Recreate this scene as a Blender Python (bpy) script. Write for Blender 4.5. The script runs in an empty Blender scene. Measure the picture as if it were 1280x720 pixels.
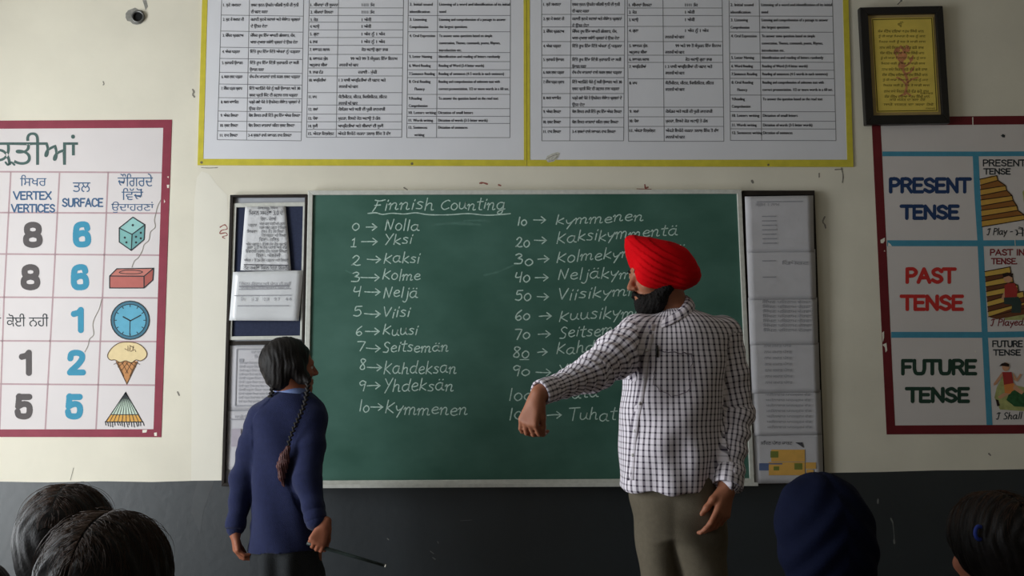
import bpy, math, random
import numpy as np
from mathutils import Matrix, Vector
from mathutils.geometry import tessellate_polygon
random.seed(7)
RNG = np.random.RandomState(11)
SC = bpy.context.scene
COL = SC.collection
# ------------------------------------------------------------------ camera
F_PX = 1100.0
CAM = Vector((0.0, -3.75, 1.28))
PITCH, YAW, ROLL = math.radians(5.7), math.radians(2.3), math.radians(0.0)
cam_d = bpy.data.cameras.new('camera')
cam_d.sensor_width = 36.0
cam_d.lens = 36.0 * F_PX / 1280.0
cam_o = bpy.data.objects.new('camera', cam_d)
COL.objects.link(cam_o)
CROT = (Matrix.Rotation(-YAW, 3, 'Z') @ Matrix.Rotation(math.pi / 2 + PITCH, 3, 'X') @ Matrix.Rotation(ROLL, 3, 'Z'))
cam_o.matrix_world = Matrix.Translation(CAM) @ CROT.to_4x4()
SC.camera = cam_o
cam_d.clip_start = 0.05
# ------------------------------------------------------------------ light
SC.view_settings.view_transform = 'Standard'
SC.view_settings.look = 'None'
SC.view_settings.gamma = 1.0
SC.view_settings.use_curve_mapping = False
SC.view_settings.exposure = 0.0
W = bpy.data.worlds.new('daylight')
SC.world = W
W.use_nodes = True
W.node_tree.nodes['Background'].inputs[0].default_value = (0.72, 0.86, 1.0, 1)
W.node_tree.nodes['Background'].inputs[1].default_value = 1.0
ROOM_L, ROOM_R, ROOM_B, ROOM_H = -2.85, 3.6, -6.6, 3.5
# openings in the left wall: (y0, y1, z0, z1)
DOORWAY = (-2.05, -0.85, 0.0, 2.85)
WINDOW_A = (-3.5, -2.5, 0.95, 2.2)
WINDOW_B = (-5.4, -4.2, 0.9, 2.2)
def daylight(name, op, power, col=(0.94, 0.98, 1.0)):
    l = bpy.data.lights.new(name, 'AREA')
    l.shape = 'RECTANGLE'
    l.size = op[1] - op[0]
    l.size_y = op[3] - op[2]
    l.energy = power
    l.color = col
    o = bpy.data.objects.new(name, l)
    COL.objects.link(o)
    o.location = (ROOM_L - 0.2, (op[0] + op[1]) / 2, (op[2] + op[3]) / 2)
    o.rotation_euler = (math.pi / 2, 0, -math.pi / 2)
    return o
daylight('doorway_daylight', DOORWAY, 110)
daylight('window_daylight', WINDOW_A, 16)
daylight('window_daylight', WINDOW_B, 10)

# ------------------------------------------------------------------ helpers
def lin(r, g, b):
    f = lambda c: (c / 255 / 12.92) if c / 255 <= 0.04045 else ((c / 255 + 0.055) / 1.055) ** 2.4
    return (f(r), f(g), f(b), 1.0)
def at(u, v, Y):
    d = CROT @ Vector(((u - 640) / F_PX, -(v - 360) / F_PX, -1.0))
    t = (Y - CAM.y) / d.y
    return CAM + d * t
def scale_at(Y):
    return F_PX / (Y - CAM.y)
OFF = {}
def tag(o, label=None, cat=None, group=None, kind=None):
    if label: o['label'] = label
    if cat: o['category'] = cat
    if group: o['group'] = group
    if kind: o['kind'] = kind
    return o
def thing(name, loc, label, cat, group=None):
    o = bpy.data.objects.new(name, None)
    COL.objects.link(o)
    o.location = loc
    o.empty_display_size = 0.1
    OFF[o.name] = Vector(loc)
    return tag(o, label, cat, group)
def link(name, me, parent=None):
    o = bpy.data.objects.new(name, me)
    COL.objects.link(o)
    if parent is not None:
        o.parent = parent
        OFF[o.name] = OFF.get(parent.name, Vector((0, 0, 0)))
    else:
        OFF[o.name] = Vector((0, 0, 0))
    return o
def npmesh(name, V, Fq, mat, parent=None, smooth=True, uv=None, loopuv=None, matidx=None):
    """V (n,3) world coordinates, Fq (m,4) or (m,3) faces."""
    V = np.asarray(V, dtype=np.float64)
    Fq = np.asarray(Fq, dtype=np.int32)
    off = OFF.get(parent.name, Vector((0, 0, 0))) if parent is not None else Vector((0, 0, 0))
    V = V - np.array(off)
    me = bpy.data.meshes.new(name)
    k = Fq.shape[1]
    me.vertices.add(len(V)); me.vertices.foreach_set('co', V.ravel())
    me.loops.add(Fq.size); me.loops.foreach_set('vertex_index', Fq.ravel())
    me.polygons.add(len(Fq))
    me.polygons.foreach_set('loop_start', np.arange(0, Fq.size, k, dtype=np.int32))
    me.update(calc_edges=True)
    me.validate()
    if smooth:
        me.polygons.foreach_set('use_smooth', np.ones(len(me.polygons), dtype=bool))
    if uv is not None and loopuv is None:
        loopuv = np.asarray(uv)[Fq.ravel()]
    if loopuv is not None:
        l = me.uv_layers.new(name='UVMap')
        l.data.foreach_set('uv', np.asarray(loopuv, dtype=np.float32).ravel())
    for m in (mat if isinstance(mat, (list, tuple)) else [mat]):
        me.materials.append(m)
    if matidx is not None:
        me.polygons.foreach_set('material_index', np.asarray(matidx, dtype=np.int32))
    return link(name, me, parent)
class MB:
    def __init__(s):
        s.v = []; s.f = []; s.mi = []; s.cur = 0
    def add(s, vs, fs):
        n = len(s.v)
        s.v += [tuple(v) for v in vs]
        s.f += [tuple(i + n for i in f) for f in fs]
        s.mi += [s.cur] * len(fs)
    def box(s, x0, x1, y0, y1, z0, z1):
        s.add([(x0,y0,z0),(x1,y0,z0),(x1,y1,z0),(x0,y1,z0),(x0,y0,z1),(x1,y0,z1),(x1,y1,z1),(x0,y1,z1)],
              [(0,3,2,1),(4,5,6,7),(0,1,5,4),(1,2,6,5),(2,3,7,6),(3,0,4,7)])
    def prism(s, px, Yf, Yb):
        """polygon given in photograph pixels on the plane y=Yf, extruded straight back to y=Yb"""
        P = [at(u, v, Yf) for u, v in px]
        n = len(P)
        Q = [Vector((p.x, Yb, p.z)) for p in P]
        s.add(P + Q, [tuple(range(n)), tuple(range(2*n-1, n-1, -1))] + [(i, i+n, (i+1) % n + n, (i+1) % n) for i in range(n)])
    def ring(s, outer, inner, Yf, Yb):
        for i in range(4):
            j = (i + 1) % 4
            s.prism([outer[i], outer[j], inner[j], inner[i]], Yf, Yb)
    def flat(s, px, Y):
        P = [at(u, v, Y) for u, v in px]
        T = tessellate_polygon([[Vector((u, -v, 0)) for u, v in px]])
        s.add(P, T)
    def stroke(s, pts, w, Y, smooth=False, caps=True, taper=None, jitter=0.0):
        """a painted or chalked line of width w pixels along pts (photograph pixels) lying on y=Y"""
        if smooth and len(pts) > 2: pts = catmull(pts)
        pts = [p for i, p in enumerate(pts) if i == 0 or abs(p[0]-pts[i-1][0]) + abs(p[1]-pts[i-1][1]) > 1e-4]
        n = len(pts)
        if n < 2: return
        closed = abs(pts[0][0]-pts[-1][0]) + abs(pts[0][1]-pts[-1][1]) < 1e-3
        vs = []
        for i in range(n):
            a = pts[i-1] if i > 0 else (pts[-2] if closed else pts[0])
            b = pts[i+1] if i < n-1 else (pts[1] if closed else pts[-1])
            p = pts[i]
            d1 = np.array([p[0]-a[0], p[1]-a[1]]); d2 = np.array([b[0]-p[0], b[1]-p[1]])
            if np.hypot(*d1) < 1e-6: d1 = d2
            if np.hypot(*d2) < 1e-6: d2 = d1
            d1 = d1/np.hypot(*d1); d2 = d2/np.hypot(*d2)
            t = d1 + d2
            if np.hypot(*t) < 1e-3: t = d1
            t = t/np.hypot(*t)
            nn = np.array([-t[1], t[0]])
            c = max(0.45, abs(nn @ np.array([-d1[1], d1[0]])))
            hw = w/2/c
            if jitter: hw *= 1 + random.uniform(-jitter, jitter)
            vs.append(at(p[0]+nn[0]*hw, p[1]+nn[1]*hw, Y)); vs.append(at(p[0]-nn[0]*hw, p[1]-nn[1]*hw, Y))
        s.add(vs, [(2*i, 2*i+1, 2*i+3, 2*i+2) for i in range(n-1)])
        if caps and not closed and w > 0.8:
            for p in (pts[0], pts[-1]):
                s.add([at(p[0]+w/2*math.cos(k*math.pi/4), p[1]+w/2*math.sin(k*math.pi/4), Y-0.00005) for k in range(8)], [tuple(range(8))])
    def disc(s, c, r, Y, n=24, ry=None):
        ry = ry or r
        s.add([at(c[0]+r*math.cos(2*math.pi*k/n), c[1]+ry*math.sin(2*math.pi*k/n), Y) for k in range(n)], [tuple(range(n))])
    def tube(s, pts, r, n=8, cap=True):
        P = [Vector(p) for p in pts]
        rr = r if isinstance(r, (list, tuple)) else [r]*len(P)
        base = len(s.v); up = None; vs = []; fs = []
        for i, p in enumerate(P):
            d = (P[min(i+1, len(P)-1)] - P[max(i-1, 0)]).normalized()
            if up is None:
                up = Vector((0, 0, 1)) if abs(d.z) < 0.9 else Vector((1, 0, 0))
            a = d.cross(up).normalized(); b = a.cross(d).normalized(); up = b
            for k in range(n):
                t = 2*math.pi*k/n
                vs.append(p + a*(rr[i]*math.cos(t)) + b*(rr[i]*math.sin(t)))
        for i in range(len(P)-1):
            for k in range(n):
                k2 = (k+1) % n
                fs.append((i*n+k, i*n+k2, (i+1)*n+k2, (i+1)*n+k))
        if cap:
            fs.append(tuple(range(n-1, -1, -1))); fs.append(tuple((len(P)-1)*n+k for k in range(n)))
        s.add(vs, fs)
    def build(s, name, mat, parent=None, smooth=False, bevel=0.0):
        off = OFF.get(parent.name, Vector((0, 0, 0))) if parent is not None else Vector((0, 0, 0))
        me = bpy.data.meshes.new(name)
        me.from_pydata([(v[0]-off.x, v[1]-off.y, v[2]-off.z) for v in s.v], [], s.f)
        for m in (mat if isinstance(mat, (list, tuple)) else [mat]): me.materials.append(m)
        if isinstance(mat, (list, tuple)): me.polygons.foreach_set('material_index', np.array(s.mi, dtype=np.int32))
        if smooth: me.polygons.foreach_set('use_smooth', np.ones(len(me.polygons), dtype=bool))
        me.update()
        o = link(name, me, parent)
        if bevel:
            b = o.modifiers.new('bevel', 'BEVEL'); b.width = bevel; b.segments = 2; b.limit_method = 'ANGLE'
        return o
def fat_strokes(mb, strokes, w, Y, step=0.3, square=False):
    """thick painted strokes filled as one flat shape: rows of narrow strips with no overlap"""
    segs = []
    for st in strokes:
        for a, c in zip(st[:-1], st[1:]): segs.append((a, c))
    A_ = np.array([a for a, c in segs]); B2 = np.array([c for a, c in segs])
    x0, y0 = np.minimum(A_, B2).min(0)-w; x1, y1 = np.maximum(A_, B2).max(0)+w
    xs_ = np.arange(x0, x1, step); ys_ = np.arange(y0, y1, step)
    X, Yy = np.meshgrid(xs_+step/2, ys_+step/2); D = np.full(X.shape, 99.0)
    for a, c in segs:
        d = np.array(c)-np.array(a); l2 = max(d @ d, 1e-9); t = np.clip(((X-a[0])*d[0]+(Yy-a[1])*d[1])/l2, 0, 1)
        D = np.minimum(D, np.hypot(X-a[0]-t*d[0], Yy-a[1]-t*d[1]))
    M_ = D < w/2
    for j in range(M_.shape[0]):
        r = np.flatnonzero(np.diff(np.concatenate([[0], M_[j].astype(int), [0]])))
        for i0, i1 in zip(r[::2], r[1::2]):
            u0, u1, v0, v1 = x0+i0*step, x0+i1*step, y0+j*step, y0+(j+1)*step
            mb.add([at(u0, v0, Y), at(u1, v0, Y), at(u1, v1, Y), at(u0, v1, Y)], [(0, 1, 2, 3)])
def catmull(pts, n=6):
    P = [np.array(p, float) for p in pts]
    closed = np.hypot(*(P[0]-P[-1])) < 1e-6
    out = []
    m = len(P)
    for i in range(m-1):
        p0 = P[i-1] if i > 0 else (P[-2] if closed else P[0])
        p1, p2 = P[i], P[i+1]
        p3 = P[i+2] if i+2 < m else (P[1] if closed else P[-1])
        for k in range(n):
            t = k/n
            out.append(tuple(0.5*((2*p1)+(-p0+p2)*t+(2*p0-5*p1+4*p2-p3)*t*t+(-p0+3*p1-3*p2+p3)*t**3)))
    out.append(tuple(P[-1]))
    return out
# ------------------------------------------------------------------ materials
def material(name, col, rough=0.8, var=0.0, scale=20.0, bump=0.0, bscale=60.0, spec=0.3, col2=None, sheen=0.0, detail=4.0):
    m = bpy.data.materials.new(name)
    m.use_nodes = True
    nt = m.node_tree; N = nt.nodes; L = nt.links
    b = N['Principled BSDF']
    b.inputs['Roughness'].default_value = rough
    b.inputs['Specular IOR Level'].default_value = spec
    if sheen:
        b.inputs['Sheen Weight'].default_value = sheen
    tc = N.new('ShaderNodeTexCoord')
    if var or col2:
        n = N.new('ShaderNodeTexNoise'); n.inputs['Scale'].default_value = scale; n.inputs['Detail'].default_value = detail
        L.new(tc.outputs['Object'], n.inputs['Vector'])
        r = N.new('ShaderNodeValToRGB')
        r.color_ramp.elements[0].position = 0.3; r.color_ramp.elements[1].position = 0.7
        c2 = col2 or tuple(min(1, c*(1+var)) for c in col[:3]) + (1,)
        c1 = col if col2 else tuple(c*(1-var) for c in col[:3]) + (1,)
        r.color_ramp.elements[0].color = c1; r.color_ramp.elements[1].color = c2
        L.new(n.outputs['Fac'], r.inputs['Fac'])
        L.new(r.outputs['Color'], b.inputs['Base Color'])
    else:
        b.inputs['Base Color'].default_value = col
    if bump:
        n2 = N.new('ShaderNodeTexNoise'); n2.inputs['Scale'].default_value = bscale; n2.inputs['Detail'].default_value = 5
        L.new(tc.outputs['Object'], n2.inputs['Vector'])
        bp = N.new('ShaderNodeBump'); bp.inputs['Strength'].default_value = bump; bp.inputs['Distance'].default_value = 0.01
        L.new(n2.outputs['Fac'], bp.inputs['Height']); L.new(bp.outputs['Normal'], b.inputs['Normal'])
    return m
# ------------------------------------------------------------------ printed lettering (outlines of the built-in typeface)
_TC = {}
def gur(t):
    out = []
    for ch in t:
        if ch == '\u0A3F' and out:
            j = len(out) - 1
            while j > 0 and out[j] in '\u0A3C\u0A71\u0A70\u0A4D': j -= 1
            out.insert(j, ch)
        else: out.append(ch)
    return ''.join(out)
def text_shapes(body):
    if body in _TC: return _TC[body]
    cu = bpy.data.curves.new('lettering', 'FONT'); cu.body = body; cu.resolution_u = 2
    o = bpy.data.objects.new('lettering', cu); COL.objects.link(o)
    dg = bpy.context.evaluated_depsgraph_get(); dg.update()
    oe = o.evaluated_get(dg)
    c = oe.to_curve(dg)
    polys = []
    for sp in c.splines:
        pts = []
        if sp.type == 'BEZIER':
            bp = sp.bezier_points; n = len(bp)
            for i in range(n):
                a, b = bp[i], bp[(i+1) % n]
                p0, p1, p2, p3 = a.co, a.handle_right, b.co, b.handle_left
                straight = ((p1-p0).cross(p2-p0).length < 1e-5 and (p3-p2).cross(p0-p2).length < 1e-5)
                for k in range(1 if straight else 3):
                    t = k/3.0
                    q = p0*(1-t)**3 + p1*3*t*(1-t)**2 + p3*3*t*t*(1-t) + p2*t**3
                    pts.append((q.x, q.y))
        else:
            pts = [(p.co[0], p.co[1]) for p in sp.points]
        if len(pts) > 2: polys.append(pts)
    oe.to_curve_clear()
    bpy.data.objects.remove(o); bpy.data.curves.remove(cu)
    def area(p): return 0.5*sum(p[i][0]*p[(i+1) % len(p)][1]-p[(i+1) % len(p)][0]*p[i][1] for i in range(len(p)))
    def inside(pt, p):
        c_ = False; x, y = pt
        for i in range(len(p)):
            x1, y1 = p[i]; x2, y2 = p[i-1]
            if (y1 > y) != (y2 > y) and x < (x2-x1)*(y-y1)/(y2-y1)+x1: c_ = not c_
        return c_
    A = [area(p) for p in polys]
    res = []
    hole = [any(j != i and abs(A[j]) > abs(A[i]) and A[j]*A[i] < 0 and inside(polys[i][0], polys[j]) for j in range(len(polys))) for i in range(len(polys))]
    for i in range(len(polys)):
        if hole[i]: continue
        hs = [polys[h] for h in range(len(polys)) if hole[h] and A[h]*A[i] < 0 and abs(A[h]) < abs(A[i]) and inside(polys[h][0], polys[i])]
        loops = [[Vector((x, y, 0)) for x, y in polys[i]]] + [[Vector((x, y, 0)) for x, y in h] for h in hs]
        flatp = [q for l in ([polys[i]] + hs) for q in l]
        res.append((flatp, tessellate_polygon(loops)))
    _TC[body] = res
    return res
def put_text(mb, body, x0, ybase, size, Y, x1=None, slope=0.0, ytop=None):
    """lettering whose em is `size` pixels, starting at photograph pixel (x0, ybase); x1 stretches it to end there; ytop fits its height"""
    sh = text_shapes(body)
    if not sh: return x0
    xs = [p[0] for s in sh for p in s[0]]; ys = [p[1] for s in sh for p in s[0]]
    mx, Mx = min(xs), max(xs)
    sx = sy = size
    b0 = 0.0
    if ytop is not None:
        sy = (ybase-ytop)/(max(ys)-min(ys)); b0 = min(ys)
        if x1 is None: sx = sy
    if x1 is not None: sx = (x1-x0)/(Mx-mx)
    for pts, tris in sh:
        mb.add([at(x0+(p[0]-mx)*sx, ybase-(p[1]-b0)*sy+slope*(p[0]-mx)*sx, Y) for p in pts], tris)
    return x0+(Mx-mx)*sx
# ------------------------------------------------------------------ hand lettering (single strokes)
def G(w, *st):
    out = []
    for s in st:
        sm = s[0] == '~'
        pts = [tuple(float(c) for c in q.split(',')) for q in s.lstrip('~').split()]
        out.append((sm, pts))
    return (w, out)
_bowl = '~.5,.48 .3,.58 .1,.42 .08,.16 .24,0 .42,.14 .5,.48'
HAND = {
 'a': G(.68, _bowl, '~.5,.56 .47,.2 .52,.03 .62,.02'),
 'ä': G(.68, _bowl, '~.5,.56 .47,.2 .52,.03 .62,.02', '.25,.8 .28,.84', '.48,.8 .51,.84'),
 'C': G(.66, '~.6,.78 .45,.85 .15,.6 .08,.25 .28,0 .58,.14'),
 'd': G(.62, _bowl, '~.56,1.02 .5,.5 .47,.1 .56,.0'),
 'e': G(.54, '~.09,.28 .4,.36 .42,.52 .26,.58 .09,.36 .12,.1 .28,0 .48,.1'),
 'g': G(.6, _bowl, '~.52,.56 .47,-.1 .36,-.38 .15,-.36 .2,-.18 .6,.02'),
 'h': G(.58, '.14,1 .06,0', '~.08,.3 .24,.56 .4,.52 .4,.2 .42,.02 .52,.03'),
 'i': G(.26, '.15,.55 .1,0', '.19,.76 .22,.86'),
 'j': G(.34, '~.26,.56 .22,-.1 .1,-.38 -.06,-.3', '.29,.76 .31,.84'),
 'k': G(.54, '.14,1 .06,0', '.45,.6 .1,.28 .46,0'),
 'l': G(.26, '.17,1 .1,0'),
 'm': G(.82, '~.0,.4 .08,.56 .12,.4 .08,0', '~.1,.3 .25,.57 .37,.48 .34,0', '~.35,.3 .52,.57 .65,.48 .62,.1 .66,.0 .76,.06'),
 'n': G(.6, '~.0,.42 .08,.56 .12,.4 .08,0', '~.1,.3 .28,.57 .42,.48 .38,.1 .44,0 .54,.06'),
 'o': G(.54, '~.28,.58 .1,.42 .08,.16 .24,0 .42,.12 .46,.4 .28,.58'),
 'r': G(.45, '.1,.56 .06,0', '~.08,.3 .2,.54 .4,.54'),
 's': G(.48, '~.4,.52 .24,.58 .12,.45 .36,.22 .3,.02 .06,.04'),
 't': G(.44, '~.26,.98 .2,.4 .2,.06 .36,.02', '.04,.66 .42,.7'),
 'u': G(.6, '~.08,.56 .08,.16 .2,0 .38,.14 .46,.56', '~.46,.56 .44,.15 .56,.02'),
 'y': G(.52, '~.06,.56 .1,.3 .22,.2 .42,.4', '.48,.56 .14,-.36'),
 'F': G(.72, '~.2,.98 .45,.9 .75,1.0', '~.36,.94 .28,.4 .12,-.05', '.2,.5 .52,.54'),
 'N': G(.72, '.1,-.02 .18,.95', '.18,.95 .46,.02', '.46,.02 .62,1'),
 'K': G(.62, '.16,1 .06,0', '.54,.8 .12,.38 .52,0'),
 'S': G(.56, '~.48,.86 .3,.98 .12,.8 .22,.56 .42,.36 .34,.06 .06,.06'),
 'Y': G(.58, '.08,.95 .28,.5', '.56,1 .12,-.15'),
 'V': G(.58, '.06,1 .24,0', '.24,0 .54,.95'),
 'T': G(.66, '.02,.94 .66,.98', '.36,.96 .28,0'),
 '0': G(.56, '~.28,.62 .1,.45 .08,.2 .26,0 .46,.18 .46,.45 .28,.62'),
 '1': G(.3, '.18,.95 .12,0'),
 '¹': G(.5, '.1,.78 .26,.98 .24,.02', '.06,.02 .44,.02'),
 '2': G(.62, '~.1,.72 .28,.95 .46,.75 .3,.35 .06,.05', '~.06,.05 .2,.1 .35,.02 .56,.06'),
 '3': G(.6, '~.1,.85 .3,.97 .44,.78 .22,.52', '~.22,.52 .48,.42 .42,.06 .06,.04'),
 '4': G(.58, '~.14,.9 .08,.5 .22,.42 .44,.5', '.48,.95 .42,-.02'),
 '5': G(.56, '.48,.92 .16,.9', '~.16,.9 .12,.55 .36,.58 .46,.25 .3,0 .06,.06'),
 '6': G(.54, '~.42,.95 .14,.6 .08,.2 .28,0 .46,.2 .32,.42 .1,.26'),
 '7': G(.56, '~.06,.9 .3,.92 .5,.88', '.5,.88 .24,-.05'),
 '8': G(.56, '~.4,.9 .2,.96 .12,.75 .42,.3 .36,.03 .14,.06 .12,.28 .44,.75 .4,.9'),
 '9': G(.52, '~.44,.8 .26,.95 .1,.75 .2,.52 .42,.66 .44,.8', '.45,.85 .36,0'),
 ' ': (.4, []),
}
def hand_word(mb, word, x0, x1, y0, y1, cap, w, Y, font=None, smooth=True, slant=0.0, wob=0.0):
    font = font or HAND
    tot = sum(font[c][0] for c in word)
    sx = (x1-x0)/tot
    x = 0.0
    fat = []
    for c in word:
        gw, st = font[c]
        dy = random.uniform(-wob, wob)*cap; k = 1+random.uniform(-wob, wob)
        for sm, pts in st:
            q = []
            for px_, py_ in pts:
                X = (x+px_)*sx
                q.append((x0+X+slant*py_*cap, y0+(y1-y0)*X/(x1-x0)-py_*cap*k+dy))
            if w >= 1.55 and font is BLOCK: fat.append(catmull(q) if sm and len(q) > 2 else q)
            else: mb.stroke(q, w, Y, smooth=sm, jitter=0.18 if wob else 0)
        x += gw
    if fat: fat_strokes(mb, fat, w, Y, 0.3 if w > 3 else 0.22)
BLOCK = {
 'A': G(.8, '.05,0 .38,1 .7,0', '.18,.34 .58,.34'), 'C': G(.74, '~.66,.8 .5,1 .2,.95 .07,.6 .1,.2 .35,0 .66,.18'),
 'D': G(.76, '.1,0 .1,1', '~.1,1 .45,.97 .66,.7 .66,.3 .45,.03 .1,0'), 'E': G(.68, '.1,0 .1,1', '.1,1 .6,1', '.1,.52 .52,.52', '.1,0 .6,0'),
 'F': G(.66, '.1,0 .1,1', '.1,1 .6,1', '.1,.52 .5,.52'), 'I': G(.3, '.14,0 .14,1'), 'N': G(.78, '.1,0 .1,1', '.1,1 .66,0', '.66,0 .66,1'),
 'P': G(.7, '.1,0 .1,1', '~.1,1 .45,1 .62,.76 .45,.5 .1,.48'), 'R': G(.74, '.1,0 .1,1', '~.1,1 .45,1 .62,.76 .45,.52 .1,.5', '.4,.5 .66,0'),
 'S': G(.7, '~.6,.82 .38,1 .12,.84 .2,.58 .5,.42 .6,.18 .36,0 .08,.16'), 'T': G(.7, '.02,1 .68,1', '.35,1 .35,0'),
 'U': G(.76, '.1,1 .1,.35', '~.1,.35 .18,.06 .38,0 .58,.06 .66,.35', '.66,.35 .66,1'), 'V': G(.76, '.04,1 .38,0 .72,1'),
 'X': G(.72, '.05,0 .65,1', '.05,1 .65,0'), '.': G(.24, '.1,.02 .1,.07'), ' ': (.4, []),
 '8': G(.8, '~.4,1 .14,.9 .14,.62 .4,.52 .66,.62 .66,.9 .4,1', '~.4,.52 .1,.4 .1,.1 .4,0 .7,.1 .7,.4 .4,.52'),
 '6': G(.8, '~.66,.8 .6,.96 .4,1 .16,.9 .1,.6 .1,.2 .2,.03 .4,0 .62,.04 .7,.2 .66,.46 .5,.56 .3,.54 .12,.42'),
 '1': G(.6, '.1,.8 .28,.86 .36,1', '.36,1 .36,0'),
 '2': G(.8, '~.1,.72 .16,.94 .4,1 .64,.92 .68,.72 .5,.44 .14,.1', '.08,.02 .72,.02'),
 '5': G(.8, '.68,.97 .16,.97', '.18,1 .13,.5', '~.13,.5 .4,.62 .64,.55 .7,.3 .62,.06 .4,0 .16,.06 .1,.24'),
}
# ------------------------------------------------------------------ the room
M_cream = material('cream_wall_paint', lin(226, 220, 203), 0.75, 0.05, 3.5, 0.06, 40, spec=0.25)
M_dado = material('grey_oil_paint', lin(29, 36, 41), 0.5, 0.12, 5.0, 0.10, 30, spec=1.0)
M_far = material('dull_distemper', lin(170, 160, 138), 0.85, 0.06, 3.0)
M_floor = material('grey_cement', lin(104, 96, 88), 0.7, 0.15, 6.0, 0.1, 50)
M_ceil = material('whitewash', lin(182, 178, 168), 0.9, 0.04, 3.0)
M_wood = material('old_wood', lin(96, 70, 48), 0.6, 0.25, 9.0, 0.2, 40)
def structure(name, mb, mat, parent=None):
    o = mb.build(name, mat, parent)
    o['kind'] = 'structure'
    return o
# front wall: cream above, grey dado paint below, a slightly wavering edge between the two
b = MB()
zl = [(u, at(u, v, 0)) for u, v in [(-400, 606), (-150, 603), (0, 602), (60, 603), (130, 601.5), (190, 602.5), (240, 601), (285, 600.5), (500, 599), (760, 596), (940, 593), (1040, 591), (1100, 590), (1170, 588), (1230, 587.5), (1280, 586.5), (1500, 584), (1800, 580)]]
xs = [max(ROOM_L-0.2, min(ROOM_R+0.2, p.x)) for _, p in zl]; zs = [p.z for _, p in zl]
xs[0] = ROOM_L-0.2; xs[-1] = ROOM_R+0.2
n = len(xs)
top = [(x, 0, ROOM_H) for x in xs]; mid = [(x, 0, z) for x, z in zip(xs, zs)]; bot = [(x, 0, 0) for x in xs]
TB_ = [(xs[-1], .15, ROOM_H), (xs[0], .15, ROOM_H)]; BB_ = [(xs[-1], .15, 0), (xs[0], .15, 0)]
F_ = [(n+i, n+i+1, 2*n+i+1, 2*n+i) for i in range(n-1)]          # cream: mid row starts at n, top row at 2n
k0 = 3*n
FB = [(i, i+1, n+i+1, n+i) for i in range(n-1)]
b.add(bot+mid+top+TB_+BB_, F_+[(k0, k0+1)+(k0+3, k0+2), tuple(range(2*n, 3*n))+(k0, k0+1), tuple(range(n-1, -1, -1))+(k0+3, k0+2), (0, n, 2*n, k0+1, k0+3), (n-1, k0+2, k0, 3*n-1, 2*n-1)]+FB)
b.mi = [0]*(n-1+5)+[1]*(n-1)
wall_front = structure('wall_front', b, [M_cream, M_dado])
b = MB(); b.box(ROOM_L-0.2, ROOM_R+0.2, ROOM_B-0.2, 0.15, -0.15, 0); structure('floor', b, M_floor)
b = MB(); b.box(ROOM_L-0.2, ROOM_R+0.2, ROOM_B-0.2, 0.15, ROOM_H, ROOM_H+0.15); structure('ceiling', b, M_ceil)
def wall_sheet(name, x0, x1, y0, y1):
    b = MB()
    b.cur = 0; b.box(x0, x1, y0, y1, 0.82, ROOM_H)
    b.cur = 1; b.box(x0, x1, y0, y1, 0, 0.82)
    return structure(name, b, [M_far, M_dado])
wall_sheet('wall_right', ROOM_R, ROOM_R+0.2, ROOM_B, 0)
wall_sheet('wall_back', ROOM_L-0.2, ROOM_R+0.2, ROOM_B-0.2, ROOM_B)
b = MB()
ops = sorted([DOORWAY, WINDOW_A, WINDOW_B])
y = ROOM_B
for (a, c, z0, z1) in ops:
    b.box(ROOM_L-0.2, ROOM_L, y, a, 0, ROOM_H)
    if z0 > 0: b.box(ROOM_L-0.2, ROOM_L, a, c, 0, z0)
    b.box(ROOM_L-0.2, ROOM_L, a, c, z1, ROOM_H)
    y = c
b.box(ROOM_L-0.2, ROOM_L, y, 0, 0, ROOM_H)
structure('wall_left', b, M_cream)
def opening_frame(name, op, bars):
    y0, y1, z0, z1 = op; t = 0.05
    b = MB()
    b.box(ROOM_L-0.12, ROOM_L-0.05, y0, y0+t, z0, z1); b.box(ROOM_L-0.12, ROOM_L-0.05, y1-t, y1, z0, z1)
    b.box(ROOM_L-0.12, ROOM_L-0.05, y0+t, y1-t, z1-t, z1)
    if z0 > 0: b.box(ROOM_L-0.12, ROOM_L-0.05, y0+t, y1-t, z0, z0+t)
    o = structure(name, b, M_wood)
    if bars:
        k = MB(); nb = 4
        for i in range(1, nb):
            zz = z0+(z1-z0)*i/nb
            k.tube([(ROOM_L-0.085, y0+t, zz), (ROOM_L-0.085, y1-t, zz)], 0.007)
        k.build('window_bars', M_wood, o)
opening_frame('door_1', DOORWAY, False)
opening_frame('window_1', WINDOW_A, True)
opening_frame('window_2', WINDOW_B, True)

# ------------------------------------------------------------------ marks on the front wall
def flatmat(name, c, rough=0.7, var=0.06, scale=30, spec=0.25): return material(name, lin(*c), rough, var, scale, spec=spec)
M_white = flatmat('fresh_white_paint', (231, 226, 212), 0.7, 0.02, 6)
M_crack = flatmat('crack_grey', (140, 134, 124))
M_dark = flatmat('painted_hole_shade', (30, 30, 30), 0.9)  # near-black colour for the shade inside the pipe
M_plaster = flatmat('grey_plaster', (140, 138, 132), 0.9, 0.2, 60)
M_steel = material('galvanised_steel', lin(120, 120, 118), 0.4, 0.15, 60); M_steel.node_tree.nodes['Principled BSDF'].inputs['Metallic'].default_value = 0.7
M_rust = flatmat('red_smudge', (150, 90, 80))
b = MB()
b.flat([(243, 250), (246, 222), (252, 214), (262, 218), (272, 232), (284, 244), (287, 320), (283, 480), (277, 560), (276, 600.6), (239, 600.8), (240, 420), (241, 330)], -0.0004)
b.build('paint_patch', M_white, wall_front)
b = MB()
b.flat([(247, 601.6), (268, 601), (262, 616), (254, 640), (250, 668), (245, 655), (239, 640), (241, 622)], -0.0004)
b.build('paint_smear', flatmat('pale_grey_smear', (46, 50, 53), 0.46, 0.25, 12, 1.0), wall_front)
b = MB()
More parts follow.
